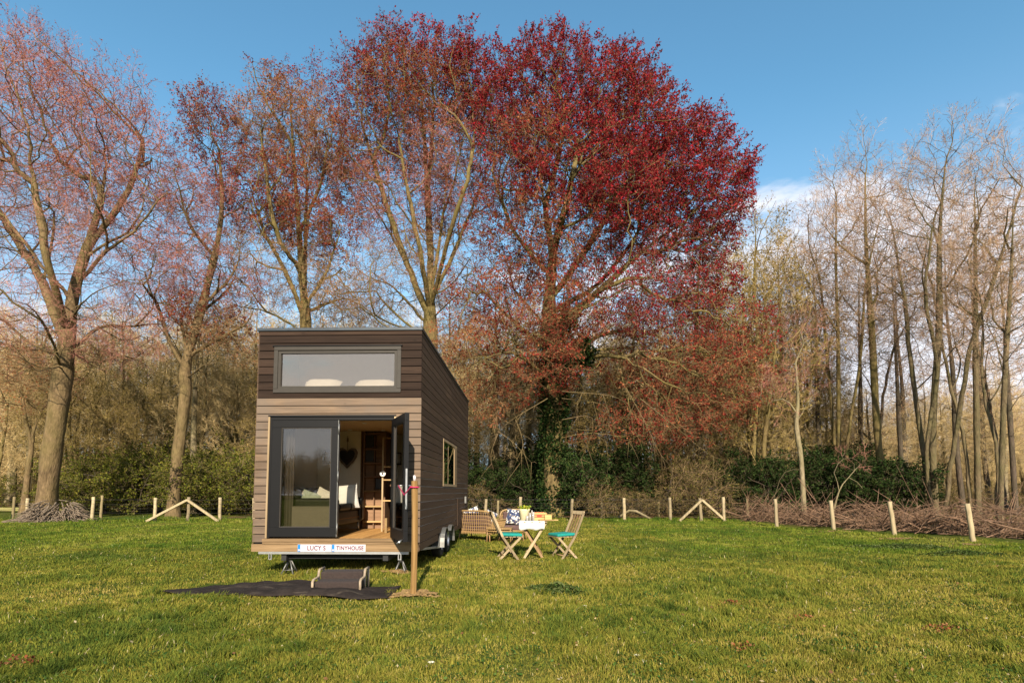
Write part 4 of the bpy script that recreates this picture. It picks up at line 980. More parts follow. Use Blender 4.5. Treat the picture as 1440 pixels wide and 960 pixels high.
# ================================================================== THE TINY HOUSE
W_, L_, ZB, ZT = 2.575, 7.39, 0.37, 3.86
HR = -R(1.36)
house = empty('tiny_house', (-1.473, 8.95, 0), HR, 'dark timber clad tiny house on wheels with a flat sloping roof and open glass door', 'tiny house')
def HB(): return MB()
PIT = .1265
DX0, DX1, DZ0, DZ1 = -2.36, -.385, .565, 2.475     # door opening
WX0, WX1, WZ0, WZ1 = -2.335, -.29, 2.86, 3.61      # loft window
SV0, SV1, SZ0, SZ1 = 2.44, 4.66, 1.40, 2.36        # side window
rb = random.Random(4)
up_, lo_ = HB(), HB()
z = 2.785
while z < ZT - .01:
    z1 = min(z + PIT - .013, ZT); r = rb.random()
    if z1 > WZ0 and z < WZ1:
        a0, a1 = (z, z1)
        if z < WZ0: up_.box((-W_ - .005, -.022, z), (.036, -.0005, WZ0), r)
        if z1 > WZ1: up_.box((-W_ - .005, -.022, WZ1), (.036, -.0005, z1), r)
        zz0, zz1 = max(z, WZ0) + .0005, min(z1, WZ1) - .0005
        up_.box((-W_ - .005, -.022, zz0), (WX0, 0, zz1), r); up_.box((WX1, -.022, zz0), (.036, -.0005, zz1), rb.random())
    else: up_.box((-W_ - .005, -.022, z), (.036, -.0005, z1), r)
    z += PIT
k = 1
while True:
    z1 = 2.785 - PIT * (k - 1) - .013; z0 = z1 - PIT + .013; r = rb.random()
    if z0 < .47: break
    if z0 >= DZ1: lo_.box((-W_ - .012, -.034, z0), (.04, -.004, z1), r)
    elif z1 > DZ1: lo_.box((-W_ - .012, -.034, z0), (DX0 - .03, -.004, z1), r); lo_.box((DX1 + .03, -.034, z0), (.04, -.004, z1), r); lo_.box((DX0 - .029, -.034, DZ1 + .03), (DX1 + .029, -.004, z1), r)
    else: lo_.box((-W_ - .012, -.034, z0), (DX0 - .03, -.004, z1), r); lo_.box((DX1 + .03, -.034, z0), (.04, -.004, z1), rb.random())
    k += 1
up_.build('upper_cladding', 'clad_dark', house); lo_.build('lower_cladding', 'clad_weathered', house)
tag(house.children[0], 'dark brown stained boards'); tag(house.children[1], 'weathered pale brown boards')
sd = HB(); k = -9
z = ZB + .005
while z < ZT - .02:
    z1 = min(z + PIT - .012, ZT - .005); r = rb.random()
    def seg(v0, v1, a, b):
        cut = v0 + (v1 - v0) * rb.uniform(.25, .75) if v1 - v0 > 2.5 else None
        if cut: sd.box((0.013, v0, a), (.035, cut - .003, b), r); sd.box((0.013, cut + .003, a), (.035, v1, b), rb.random())
        else: sd.box((0.013, v0, a), (.035, v1, b), r)
    if z1 > SZ0 and z < SZ1:
        zz0, zz1 = max(z, SZ0), min(z1, SZ1)
        if z < SZ0: seg(0, L_, z, SZ0 - .001)
        if z1 > SZ1: seg(0, L_, SZ1 + .001, z1)
        seg(0, SV0, zz0, zz1); seg(SV1, L_, zz0, zz1)
    elif z < .56:
        seg(0, 1.9, z, z1); seg(4.12, L_, z, z1)
        if z1 > .5: seg(1.901, 4.119, max(z, .5), z1)
    else: seg(0, L_, z, z1)
    z += PIT
sd.build('side_cladding', 'clad_side', house)
sl = HB(); z = ZB + .005
while z < ZT - .02: sl.box((-W_ - .035, 0, z), (-W_ - .013, L_, min(z + PIT - .009, ZT - .005))); z += PIT
sl.build('side_cladding', 'clad_side', house)
bk = HB(); z = ZB + .005
while z < ZT - .02: bk.box((-W_, L_ + .002, z), (0, L_ + .024, min(z + PIT - .009, ZT - .005))); z += PIT
bk.build('rear_cladding', 'clad_dark', house)
# structural shell (seen as the shadow gap and the inside)
sh = HB()
sh.box((-W_, .0, ZB), (DX0, .1, ZT)); sh.box((DX1, .0, ZB), (0, .1, ZT)); sh.box((DX0, .001, DZ1), (DX1, .1, WZ0)); sh.box((DX0, .001, WZ1), (DX1, .1, ZT)); sh.box((DX0, .001, ZB), (DX1, .1, .56))
sh.box((DX0 + .001, .001, WZ0 - .001), (WX0, .1, WZ1 + .001)); sh.box((WX1, .002, WZ0 - .001), (DX1 - .001, .1, WZ1 + .001))
sh.build('front_wall', 'anthracite', house)
sw = HB(); sw.box((-.1, .101, .56), (.012, SV0, 3.78)); sw.box((-.1, SV1, .56), (.012, L_, 3.78)); sw.box((-.1, SV0, .56), (.012, SV1, SZ0)); sw.box((-.1, SV0, SZ1), (.012, SV1, 3.78)); sw.box((-.1, .101, ZB), (.012, 1.9, .559)); sw.box((-.1, 4.12, ZB), (.012, L_, .559))
sw.box((-W_ - .012, .101, ZB), (-W_ + .1, L_, 3.78)); sw.box((-W_ + .1, L_ - .1, .56), (-.1, L_, 3.78))
sw.build('side_wall', 'grey_wall', house)
li = HB(); li.box((-W_ + .11, .1005, .57), (DX0, .112, 2.49)); li.box((DX1 + .02, .1005, .57), (-.11, .112, 2.49)); li.build('bounce_lining', 'cream_wall', house)  # unseen pale lining, added to bounce more light into the room
fl = HB(); n = 18
for i in range(n): fl.box((-W_ + .1 + i * (W_ - .2) / n, .1, .5), (-W_ + .1 + (i + 1) * (W_ - .2) / n - .003, L_ - .1, .566), rb.random())
fl.build('floorboards', 'floor_wood', house)
ce = HB(); ce.box((-W_ + .101, .101, 2.5), (-.101, 3.1, 2.6)); ce.build('loft_floor', 'ceiling_wood', house)
lp_ = HB()
for (u_, v_) in ((-1.98, 1.0), (-1.15, 1.0), (-.55, 1.0), (-1.75, 2.1), (-1.12, 2.2)): lp_.lathe((u_, v_, 2.487), [(.0, 0), (.035, 0), (.045, .006), (.045, .014)], 14)
lp_.build('ceiling_spots', 'white_paint', house)
rf = HB(); rf.box((-W_ - .045, -.045, ZT + .001), (.05, L_ + .05, ZT + .05)); o = rf.build('roof', 'roof_metal', house, bevel=.006)
rc = HB(); rc.box((-W_ + .1, .1, 3.785), (-.1, L_ - .1, 3.84)); rc.build('ceiling', 'grey_wall', house)
# loft window
wf = HB(); fw = .065
for (a, b_) in (((WX0, WZ0), (WX1, WZ0 + fw)), ((WX0, WZ1 - fw), (WX1, WZ1)), ((WX0, WZ0 + fw), (WX0 + fw, WZ1 - fw)), ((WX1 - fw, WZ0 + fw), (WX1, WZ1 - fw))): wf.box((a[0], -.04, a[1]), (b_[0], .06, b_[1]))
win = wf.build('loft_window', 'window_grey', house, bevel=.006)
ib = HB(); f2_ = .045; a0, a1, c0_, c1_ = WX0 + fw, WX1 - fw, WZ0 + fw, WZ1 - fw
for (a, b_) in (((a0, c0_), (a1, c0_ + f2_)), ((a0, c1_ - f2_), (a1, c1_)), ((a0, c0_ + f2_), (a0 + f2_, c1_ - f2_)), ((a1 - f2_, c0_ + f2_), (a1, c1_ - f2_))): ib.box((a[0], -.02, a[1]), (b_[0], .05, b_[1]))
ib.build('sash', 'window_grey', win)
gp = HB(); gp.box((a0 + f2_ - .01, .01, c0_ + f2_ - .01), (a1 - f2_ + .01, .016, c1_ - f2_ + .01)); gp.build('glass_pane', 'loft_glass', win)
dr = HB(); dr.box((WX0 - .02, -.055, WZ1 + .001), (WX1 + .02, -.0225, WZ1 + .014)); dr.build('drip_edge', 'anthracite', win)
# door frame and fixed leaf
df_ = HB(); df_.box((DX0 - .001, -.03, DZ1 - .05), (DX1, .09, DZ1 - .001)); df_.box((DX0 - .001, -.03, .575), (DX0 + .03, .09, DZ1 - .05)); df_.box((DX1 - .035, -.03, .575), (DX1, .09, DZ1 - .05))
df_.build('door_frame', 'anthracite', house)
tr = HB(); tr.box((DX0 - .03, -.045, .567), (DX0 - .002, .0, DZ1 + .002)); tr.box((DX1 + .002, -.045, .567), (DX1 + .03, .0, DZ1 + .002)); tr.build('door_trim', 'jamb_wood', house)
hl = HB(); hl.box((DX0 - .03, -.05, DZ1 + .003), (DX1 + .03, -.001, DZ1 + .028)); hl.build('head_flashing', 'anthracite', house)
def leaf(name, parent, w_, mirror=False, fr=(.15, .105, .15, .115)):
    """leaf in local x 0..w, y -.03..+.03, z .585..2.42; fr = hinge stile, free stile, bottom, top"""
    z0, z1 = .588, 2.42; f = HB(); a, c, b0, t0 = fr
    f.box((0, -.032, z0), (w_, .032, z0 + b0)); f.box((0, -.032, z1 - t0), (w_, .032, z1)); f.box((0, -.032, z0 + b0), (a, .032, z1 - t0)); f.box((w_ - c, -.032, z0 + b0), (w_, .032, z1 - t0))
    d = f.build(name, 'anthracite', parent, bevel=.004)
    g_ = HB(); g_.box((a - .01, -.006, z0 + b0 - .01), (w_ - c + .01, .006, z1 - t0 + .01)); g_.build('glass_pane', 'door_glass', d)
    s = HB(); e = .012
    for A, B in (((a, z0 + b0), (w_ - c, z0 + b0 + e)), ((a, z1 - t0 - e), (w_ - c, z1 - t0)), ((a, z0 + b0 + e), (a + e, z1 - t0 - e)), ((w_ - c - e, z0 + b0 + e), (w_ - c, z1 - t0 - e))): s.box((A[0], -.022, A[1]), (B[0], .022, B[1]))
    s.build('glazing_bead', 'window_grey', d); return d
d1 = leaf('door', house, 1.055); d1.location = (DX0 + .031, -.002, 0)
tag(d1, 'closed left door leaf')
hg = HB()
for zz in (.64, 1.45, 2.2): hg.tube([(1.07, -.042, zz), (1.07, -.042, zz + .16)], .013, 8)
hg.box((1.056, -.036, .59), (1.066, .03, 2.42)); hg.build('hinge', 'galvanised', d1)
d2 = leaf('door', house, .93); ang = math.atan2(-.909, .418)
d2.location = (DX1 - .005, -.045, 0); d2.rotation_euler = (0, 0, ang); tag(d2, 'right door leaf standing open')
hd_ = HB(); hd_.box((.93, -.012, 1.05), (.936, .012, 1.62)); hd_.build('lock_plate', 'steel', d2)
hn = HB(); hn.tube([(.86, .033, 1.38), (.86, .075, 1.38), (.76, .08, 1.38)], .01, 8); hn.tube([(.86, -.033, 1.38), (.86, -.075, 1.38), (.76, -.08, 1.38)], .01, 8); hn.build('handle', 'steel', d2)
hk = HB(); hk.tube([(.9, -.04, .62), (.93, -.09, .6), (.92, -.12, .57), (.88, -.1, .56)], .009, 6); hk.tube([(.84, -.04, .6), (.87, -.08, .57)], .012, 6); hk.build('door_hook', 'steel', d2)
# sill and fascia
si = HB(); si.box((DX0 - .06, -.075, .52), (DX1 + .02, .099, .5615)); si.box((DX0 - .06, -.06, .478), (-.0, -.0005, .5195)); si.build('door_sill', 'fascia_wood', house)
fa = HB(); fa.box((-W_ - .02, -.05, ZB - .005), (.02, -.001, .4765)); fa.build('fascia_board', 'fascia_wood', house)
# name plates
def text(body, size, mat, parent, loc, rot, name='lettering', sx=1.0, ext=.0012, name_align='CENTER'):
    c = bpy.data.curves.new(name, 'FONT'); c.body = body; c.size = size; c.extrude = ext; c.align_x = name_align; c.align_y = 'CENTER'; c.space_character = 1.08; c.offset = .0022
    t = bpy.data.objects.new(name, c); COL.objects.link(t); bpy.context.view_layer.update()
    me = bpy.data.meshes.new_from_object(t.evaluated_get(bpy.context.evaluated_depsgraph_get())); bpy.data.objects.remove(t); bpy.data.curves.remove(c)
    me.materials.clear(); me.materials.append(MATS[mat]); o = bpy.data.objects.new(name, me); COL.objects.link(o); o.parent = parent; o.location = loc; o.rotation_euler = rot; o.scale = (sx, 1, 1); return o
for i, (u0, s_) in enumerate(((-1.862, 'LUCY S'), (-1.328, 'TINYHOUSE'))):
    p = HB(); w2 = .53; p.box((0, -.006, 0), (w2, 0, .115)); pl_ = p.build('name_plate', 'plate_white', house, bevel=.001); pl_.location = (u0, -.052, .362)
    q = HB(); q.box((.003, -.0085, .003), (.045, -.0065, .112)); bb = q.build('blue_band', 'plate_blue', pl_)
    dd = HB(); dd.box((.012, -.0105, .014), (.036, -.0088, .04)); dd.build('band_mark', 'plate_white', bb)
    text(s_, .098 if i == 0 else .088, 'plate_text', pl_, (.295 if i == 0 else .287, -.0085, .056), (R(90), 0, 0), sx=.86 if i == 0 else .84)
# side window
sf = HB(); e = .05
for A, B in (((SV0, SZ0), (SV1, SZ0 + e)), ((SV0, SZ1 - e), (SV1, SZ1)), ((SV0, SZ0 + e), (SV0 + e, SZ1 - e)), ((SV1 - .42, SZ0 + e), (SV1, SZ1 - e))): sf.box((-.06, A[0], A[1]), (.044, B[0], B[1]))
sf.box((-.06, 3.2, SZ0 + e), (.034, 3.23, SZ1 - e))
swn = sf.build('side_window', 'jamb_wood', house); gl_ = HB(); gl_.box((.026, SV0 + e - .01, SZ0 + e - .01), (.031, SV1 - .41, SZ1 - e + .01)); gl_.build('glass_pane', 'side_glass', swn)
# service hatch and socket box on the side
hh = HB(); hh.box((.036, 4.88, .46), (.045, 5.3, 1.12)); hh.build('service_hatch', 'clad_side', house)
so = HB(); so.box((.036, 6.5, .98), (.08, 6.62, 1.16)); so.build('socket_box', 'galvanised', house)
# chassis
ch = HB(); ch.box((-W_ + .09, -.045, .325), (-.13, -.012, .362)); ch.build('front_rail', 'steel', house)
ch = HB()
for u_ in (-2.1, -.5): ch.box((u_ - .04, 0, .22), (u_ + .04, L_ - .1, .366))
for v_ in (.1, 1.4, 2.8, 4.2, 5.6, 7.1): ch.box((-2.06, v_, .24), (-.54, v_ + .06, .36))
ch.box((-W_ + .02, .02, .3662), (-.02, L_ - .02, .3695)); ch.build('chassis', 'rubber', house)
br = HB(); br.bar((-.9, .35, .26), (.03, 2.05, .24), .03, .04); br.build('stay_bar', 'steel', house)
for u_ in (-2.3, -.27):
    f = HB(); f.box((u_ - .025, -.04, .25), (u_ - .012, -.01, .325)); f.box((u_ + .012, -.04, .25), (u_ + .025, -.01, .325)); f.box((u_ - .025, -.04, .238), (u_ + .025, -.01, .25)); f.build('tie_bracket', 'steel', house)
def wheel(u_, v_):
    t = HB(); t.lathe((0, 0, 0), [(.17, -.09), (.24, -.1), (.29, -.08), (.305, -.04), (.305, .04), (.29, .08), (.24, .1), (.17, .09)], 28); o = t.build('wheel', 'rubber', house)
    r_ = HB(); r_.lathe((0, 0, 0), [(0, .06), (.05, .07), (.06, .05), (.12, .03), (.15, .07), (.172, .088)], 24); rr_ = r_.build('rim', 'steel', o)
    o.location = (u_, v_, .305); o.rotation_euler = (0, R(90), 0)
for u_ in (-.07, -W_ + .07):
    for v_ in (2.5, 3.4): wheel(u_, v_)
    fd = HB()
    for cv in (2.5, 3.4):
        k = 12
        for i in range(k):
            a0, a1 = math.pi * (i / k), math.pi * ((i + 1) / k)
            p0 = (cv - math.cos(a0) * .36, .22 + math.sin(a0) * .36); p1 = (cv - math.cos(a1) * .36, .22 + math.sin(a1) * .36)
            if 2.5 < cv and i < 3: continue
            if cv < 3 and i > 8: continue
            fd.bar((u_ + (.065 if u_ > -1 else -.065), p0[0], p0[1]), (u_ + (.065 if u_ > -1 else -.065), p1[0], p1[1]), .24, .012, up=(0, math.cos((a0 + a1) / 2) * -1, math.sin((a0 + a1) / 2)))
    fd.build('mudguard', 'galvanised', house)
mf = HB(); mf.add([(.02, 1.93, .24), (.02, 2.14, .24), (.02, 2.3, .53), (.02, 2.2, .53), (.03, 1.93, .24), (.03, 2.14, .24), (.03, 2.3, .53), (.03, 2.2, .53)], [(0, 1, 2, 3), (7, 6, 5, 4), (0, 4, 5, 1), (1, 5, 6, 2), (2, 6, 7, 3), (3, 7, 4, 0)]); mf.build('mud_flap', 'galvanised', house)
# axle stands under the front corners
hm = Matrix.Translation((-1.473, 8.95, 0)) @ Matrix.Rotation(HR, 4, 'Z')
def hw(u, v, z=0): return hm @ Vector((u, v, z))
for u_, lab in ((-2.07, 'small steel axle stand under the left front corner of the house'), (-.29, 'steel axle stand under the right front corner beside the wooden post')):
    s_ = HB()
    for k in range(4):
        a = k * math.pi / 2 + .78; s_.tube([(math.cos(a) * .13, math.sin(a) * .13, 0), (math.cos(a) * .028, math.sin(a) * .028, .2)], .012, 6)
    for zz, q in ((.06, .1),): 
        pp = [(math.cos(k * math.pi / 2 + .78) * q, math.sin(k * math.pi / 2 + .78) * q, zz) for k in range(5)]; s_.tube(pp, .006, 5)
    s_.tube([(0, 0, .18), (0, 0, .3)], .018, 8); s_.box((-.04, -.04, .3), (.04, .04, .318))
    if u_ < -1: s_.tube([(0, 0, .2), (-.06, -.03, .21), (-.08, -.04, .17)], .009, 6)
    o = s_.build('axle_stand', 'galvanised', label=lab, cat='axle stand'); o.location = hw(u_, .16)

# ------------------------------------------------------------------ inside the house
def inside(root, u, v, z=.567, rz=0.0): root.location = hw(u, v, z); root.rotation_euler = (0, 0, HR + rz); return root
sofa = inside(empty('sofa', label='black leather sofa along the left wall inside the tiny house', cat='sofa'), -1.9, 1.15)
q = HB(); q.box((-.4, -.8, .16), (.45, .8, .4)); q.build('base', 'black_leather', sofa, bevel=.03)
q = HB(); q.box((-.25, -.62, .4), (.5, -.01, .52)); q.box((-.25, .01, .4), (.5, .62, .52)); q.build('seat_cushion', 'black_leather', sofa, bevel=.04)
q = HB(); q.box((-.46, -.78, .35), (-.22, .78, .8)); q.build('backrest', 'black_leather', sofa, bevel=.05)
for s_ in (-1, 1): q = HB(); q.box((-.44, s_ * .72 - .1, .18), (.5, s_ * .72 + .1, .62)); q.build('armrest', 'black_leather', sofa, bevel=.05)
for a in (-.35, .42):
    for c in (-.72, .72): q = HB(); q.tube([(a, c, 0), (a - .02, c, .17)], [.015, .02], 8); q.build('leg', 'steel', sofa)
q = HB(); q.box((.452, -.62, .255), (.458, .62, .27)); q.build('highlight_strip', 'shelf_wood', sofa)  # highlight line on the leather, built as a thin brown strip
def cushion(name, w_, h_, t_, mat, label, cat='cushion', seed=0):
    me_ = []; n = 9; V = []; Fq = []
    for s_ in (1, -1):
        for i in range(n):
            for j in range(n):
                a = i / (n - 1) * 2 - 1; c = j / (n - 1) * 2 - 1
                th_ = t_ * .5 * max(0, (1 - a ** 4) * (1 - c ** 4)) ** .55; pin = 1 - .08 * (1 - abs(a)) * abs(c) ** 3 - .0
                V.append((a * w_ / 2 * (1 - .07 * (1 - c * c)), s_ * th_, c * h_ / 2 * (1 - .07 * (1 - a * a))))
    for s_ in (0, 1):
        for i in range(n - 1):
            for j in range(n - 1):
                k = s_ * n * n + i * n + j; f = (k, k + n, k + n + 1, k + 1); Fq.append(f if s_ else f[::-1])
    mb = MB(); mb.add(V, Fq, smooth=True); return mb.build(name, mat, label=label, cat=cat)
def setc(o, u, v, z, rx, ry, rz): o.location = hw(u, v, z); o.rotation_euler = (rx, ry, HR + rz); return o
setc(cushion('cushion', .36, .36, .13, 'cushion_green', 'pale green leaf print cushion seen through the closed door'), -1.93, .62, 1.12, R(-14), R(16), R(8))
setc(cushion('cushion', .38, .38, .13, 'white_fabric', 'white cushion leaning right on the sofa behind the closed door'), -1.72, .7, 1.14, R(-16), R(24), R(10))
setc(cushion('cushion', .44, .44, .16, 'white_fabric', 'big white cushion on the far end of the sofa in the open doorway'), -1.55, 1.3, 1.2, R(-8), R(-6), R(28))
setc(cushion('cushion', .4, .4, .14, 'patterned_fabric', 'small dark patterned cushion on the sofa by the curtain'), -2.2, .66, 1.12, R(-12), 0, R(20))
ct = inside(empty('sunlit_sofa_panel', label='plain grey green panel standing in for the sunlit near side of the sofa', cat='sofa panel'), -1.74, .2)  # added panel, stands in for the sunlit near side of the sofa
q = HB(); q.box((-.36, 0, 0), (.36, .12, .47)); q.build('body', 'sunlit_leather', ct, bevel=.006); q = HB(); q.box((-.365, -.006, .471), (.365, .125, .49)); q.build('top_strip', 'sunlit_leather', ct)
# partition, heart, pictures, stair shelf
pt = inside(empty('partition_wall', label='cream partition wall at the end of the sofa inside the house', cat='wall'), -2.0, 2.35)
q = HB(); q.box((-.47, 0, 0), (.40, .05, 1.93)); q.build('panel', 'cream_wall', pt); q = HB(); q.box((.402, -.02, 0), (.43, .06, 1.93)); q.build('edge_trim', 'shelf_wood', pt)
hp = [(0, -.24), (-.12, -.12), (-.2, .0), (-.22, .1), (-.17, .18), (-.09, .19), (-.03, .15), (0, .1), (.03, .15), (.09, .19), (.17, .18), (.22, .1), (.2, 0), (.12, -.12)]
def heart(sc_, y0, y1, mat, name, parent):
    n = len(hp); v = [(x * sc_, y0, z * sc_) for x, z in hp] + [(x * sc_, y1, z * sc_) for x, z in hp]; mb = MB(); mb.add(v, [tuple(range(n)), tuple(range(2 * n - 1, n - 1, -1))] + [(i + n, (i + 1) % n + n, (i + 1) % n, i) for i in range(n)]); return mb.build(name, mat, parent)
ht = inside(empty('heart_ornament', label='hanging wooden heart with black centre on the cream wall in the doorway', cat='ornament'), -1.86, 2.3, 1.98)
heart(.95, -.012, .02, 'heart_frame', 'rim', ht); heart(.72, -.02, -.0125, 'heart_black', 'centre', ht)
q = HB(); q.tube([(0, .005, .1), (0, .01, .42)], .006, 6); q.box((-.015, 0, .3), (.015, .02, .38)); q.build('cord', 'heart_frame', ht)
for (u_, z_, w2, h2, lab) in ((-2.24, 1.98, .2, .26, 'left one of two small dark framed pictures behind the closed door'), (-2.0, 2.02, .0, .0, None)):
    if lab:
        pc = inside(empty('picture', label=lab, cat='picture'), u_, 2.33, z_); q = HB(); q.box((-w2 / 2, -.02, -h2 / 2), (w2 / 2, .015, h2 / 2)); q.build('frame', 'heart_black', pc); q = HB(); q.box((-w2 / 2 + .03, -.024, -h2 / 2 + .03), (w2 / 2 - .03, -.021, h2 / 2 - .03)); q.build('print', 'grey_wall', pc)
stx = inside(empty('stair_shelf', label='brown stair bookcase with box compartments in the middle of the doorway', cat='bookcase'), -1.36, 2.3)
q = HB(); hts = [1.9, 1.9]
q.box((-.18, .0, 0), (-.15, .4, 1.92)); q.box((.24, .0, 0), (.27, .4, 1.92)); q.box((-.15, .1, 0), (.24, .12, 1.92)); q.box((.03, .02, 0), (.05, .099, 1.92)); q.build('side_panel', 'shelf_wood', stx)
for i, z_ in enumerate((.12, .42, .72, 1.0, 1.27, 1.55, 1.86)):
    q = HB(); q.box((-.149, -.01, z_), (.239, .098, z_ + .03)); q.build('shelf', 'shelf_wood' if i > 2 else 'shelf_pale', stx)
for (a, z_, w2, h2, lab) in ((-.14, 1.585, .15, .22, 'black box on the top shelf of the stair bookcase'), (-.14, 1.3, .16, .22, 'black box on the second shelf of the stair bookcase'), (.07, .75, .15, .2, 'dark box low on the right side of the stair bookcase')):
    q = HB(); q.box((0, 0, 0), (w2, .065, h2)); q.box((w2 * .35, -.006, h2 * .6), (w2 * .65, -.0005, h2 * .68)); o = q.build('storage_box', 'photo_dark', bevel=.006, label=lab, cat='box'); o.location = hw(-1.36 + a, 2.33, .567 + z_ + .031); o.rotation_euler = (0, 0, HR)
ld = inside(empty('clothes_rack', label='pale slim rack with wooden rungs beside the open door leaf', cat='rack'), -.78, 1.5)
for x in (-.16, .3): q = HB(); q.box((x - .014, -.015, 0), (x + .014, .015, 1.72)); q.build('upright', 'jamb_wood', ld)
for z_ in (.55, .93, 1.17, 1.7): q = HB(); q.box((-.145, -.012, z_), (.285, .04 if z_ < 1.6 else .012, z_ + .022)); q.build('rung', 'shelf_pale', ld)
cb = inside(empty('cabinet', label='dark low cabinet just inside the open door leaf', cat='cabinet'), -.56, 1.15)
q = HB(); q.box((-.12, 0, 0), (.43, 1.6, .82)); q.build('carcass', 'plum_cloth', cb); q = HB(); q.box((-.15, -.03, .821), (.44, 1.62, .85)); q.build('worktop', 'shelf_wood', cb); q = HB(); q.box((-.24, -.02, .0), (-.2, .03, .26)); q.build('low_post', 'shelf_pale', cb)
cl_ = inside(empty('round_sign', label='small round white disc hanging on the slim rack in the doorway', cat='ornament'), -.93, 1.46, 1.62)
q = HB(); q.lathe((0, 0, 0), [(0, 0), (.05, 0), (.055, .008), (.05, .014), (0, .014)], 20); o = q.build('disc', 'white_paint', cl_); o.rotation_euler = (R(90), 0, 0)
q = HB(); q.lathe((0, 0, .015), [(0, 0), (.018, 0), (.018, .003), (0, .003)], 12); o = q.build('centre', 'plum_cloth', cl_); o.rotation_euler = (R(90), 0, 0)
q = HB(); n = 26; cu = []
for i in range(n + 1):
    cu.append((-.02 + .26 * i / n, .035 * math.sin(i * 1.3)))
q.add([(x, y, 0) for x, y in cu] + [(x, y, 1.85) for x, y in cu] + [(x, y + .006, 0) for x, y in cu] + [(x, y + .006, 1.85) for x, y in cu],
      [(i, i + 1, n + 2 + i, n + 1 + i) for i in range(n)] + [(2 * (n + 1) + i + 1, 2 * (n + 1) + i, 3 * (n + 1) + i, 3 * (n + 1) + i + 1) for i in range(n)], smooth=True)
o = q.build('curtain', 'curtain_cloth', label='grey curtain gathered at the left edge of the closed glass door', cat='curtain'); o.location = hw(-2.3, .18, .575); o.rotation_euler = (0, 0, HR)
# loft bed
bd = inside(empty('bed', label='white mattress in the loft behind the upper window', cat='bed'), 0, 0, 2.601)
q = HB(); q.box((-W_ + .2, .35, 0), (-.2, 2.4, .22)); q.build('mattress', 'white_fabric', bd, bevel=.04)
setc(cushion('pillow', .62, .4, .2, 'white_fabric', 'left white pillow lying on the loft bed', 'pillow'), -1.72, .42, 3.03, R(-50), 0, R(3))
setc(cushion('pillow', .7, .42, .2, 'white_fabric', 'right white pillow lying on the loft bed', 'pillow'), -.86, .42, 3.02, R(-54), 0, R(-3))
lw = HB(); lw.box((-W_ + .101, 1.3, 2.83), (-.101, 1.35, 3.783)); lw.build('loft_rear_wall', 'white_paint', house)

# ================================================================== STEP, MAT, POST
def mat_sheet():
    mb = MB(); V = []; nu, nv = 64, 20
    A, B, C_, D = (-4.4, 7.15), (-1.5, 6.98), (-1.5, 7.8), (-4.1, 7.95)
    for j in range(nv + 1):
        for i in range(nu + 1):
            s_, t = i / nu, j / nv; x = (A[0] * (1 - s_) + B[0] * s_) * (1 - t) + (D[0] * (1 - s_) + C_[0] * s_) * t; y = (A[1] * (1 - s_) + B[1] * s_) * (1 - t) + (D[1] * (1 - s_) + C_[1] * s_) * t
            y += .05 * math.sin(x * 3.1) * (t - .5) + .015 * math.sin(x * 11)
            e = min(1, 6 * min(t, 1 - t, s_, 1 - s_) + .25)
            z = float(hgt(x, y)) + .022 + e * (.035 + .03 * math.sin(x * 2.6 + y * 2) + .018 * abs(math.sin(x * 4.5 - y * 5)) + .009 * math.sin(x * 17 + y * 13) * math.sin(y * 9))
            if t < .5: z += .0
            V.append((x, y, z))
    nn = nu + 1; F_ = [(j * nn + i, j * nn + i + 1, (j + 1) * nn + i + 1, (j + 1) * nn + i) for j in range(nv) for i in range(nu)]
    mb.add(V, F_, smooth=True); o = mb.build('ground_mat', 'geotextile', label='rumpled black ground cloth spread on the grass in front of the step', cat='mat')
    so_ = o.modifiers.new('thick', 'SOLIDIFY'); so_.thickness = .006
mat_sheet()
st = empty('doorstep', (-2.22, 7.3, .05), R(3), 'two tread portable step covered in black carpet with beige sides', 'step')
q = HB(); w2 = .275
q.box((-w2, 0, .0), (w2, .26, .11)); q.box((-w2, .261, .0), (w2, .52, .2)); q.build('carpet_tread', 'carpet_black', st, bevel=.02)
for s_ in (-1, 1):
    q = HB(); x = s_ * (w2 + .022)
    q.tube([(x, -.01, -.03), (x, -.01, .11), (x, .03, .13), (x, .23, .132), (x, .26, .15), (x, .27, .2), (x, .3, .222), (x, .52, .222)], .017, 8); q.tube([(x, .5, -.03), (x, .5, .21)], .018, 8); q.tube([(x, .27, -.03), (x, .27, .15)], .016, 8); q.build('side_rail', 'step_side', st)
pp = gnd(581, 838); mb = MB()
px_, py_ = float(pp[0]), float(pp[1])
prof = [(1.0, -.2), (1.0, .0), (.97, .3), (1.0, .7), (.96, 1.0), (1.02, 1.2), (1.0, 1.43)]
V = []; n = 8
for s_, z in prof:
    for j in range(n):
        a = 6.283 * j / n + .39; V.append((px_ + math.cos(a) * .04 * s_ + .012 * math.sin(z * 2.2), py_ + math.sin(a) * .043 * s_, z))
mb.add(V, [(i * n + j, i * n + (j + 1) % n, (i + 1) * n + (j + 1) % n, (i + 1) * n + j) for i in range(len(prof) - 1) for j in range(n)] + [tuple(range((len(prof) - 1) * n, len(prof) * n))])
mb.build('wooden_post', 'post_wood', label='new yellow brown wooden post standing in front of the open door', cat='post')
q = HB(); q.tube([(px_ - .0, py_ - .0, 1.43), (px_, py_, 1.47), (px_ - .005, py_, 1.5)], [.018, .02, .014], 8); q.build('post_cap', 'plate_white', label='small white knob on top of the yellow post', cat='knob')
e_ = d2.location; fr_ = hm @ Matrix.Translation((DX1 - .005, -.045, 0)) @ Matrix.Rotation(ang, 4, 'Z')
s0 = fr_ @ Vector((.8, -.085, 1.38)); q = HB(); pe = Vector((px_ - .04, py_ - .02, 1.36))
mid = (s0 + pe) / 2 + Vector((0, 0, -.12)); pts = [s0, s0 * .6 + mid * .4, mid, mid * .4 + pe * .6, pe]
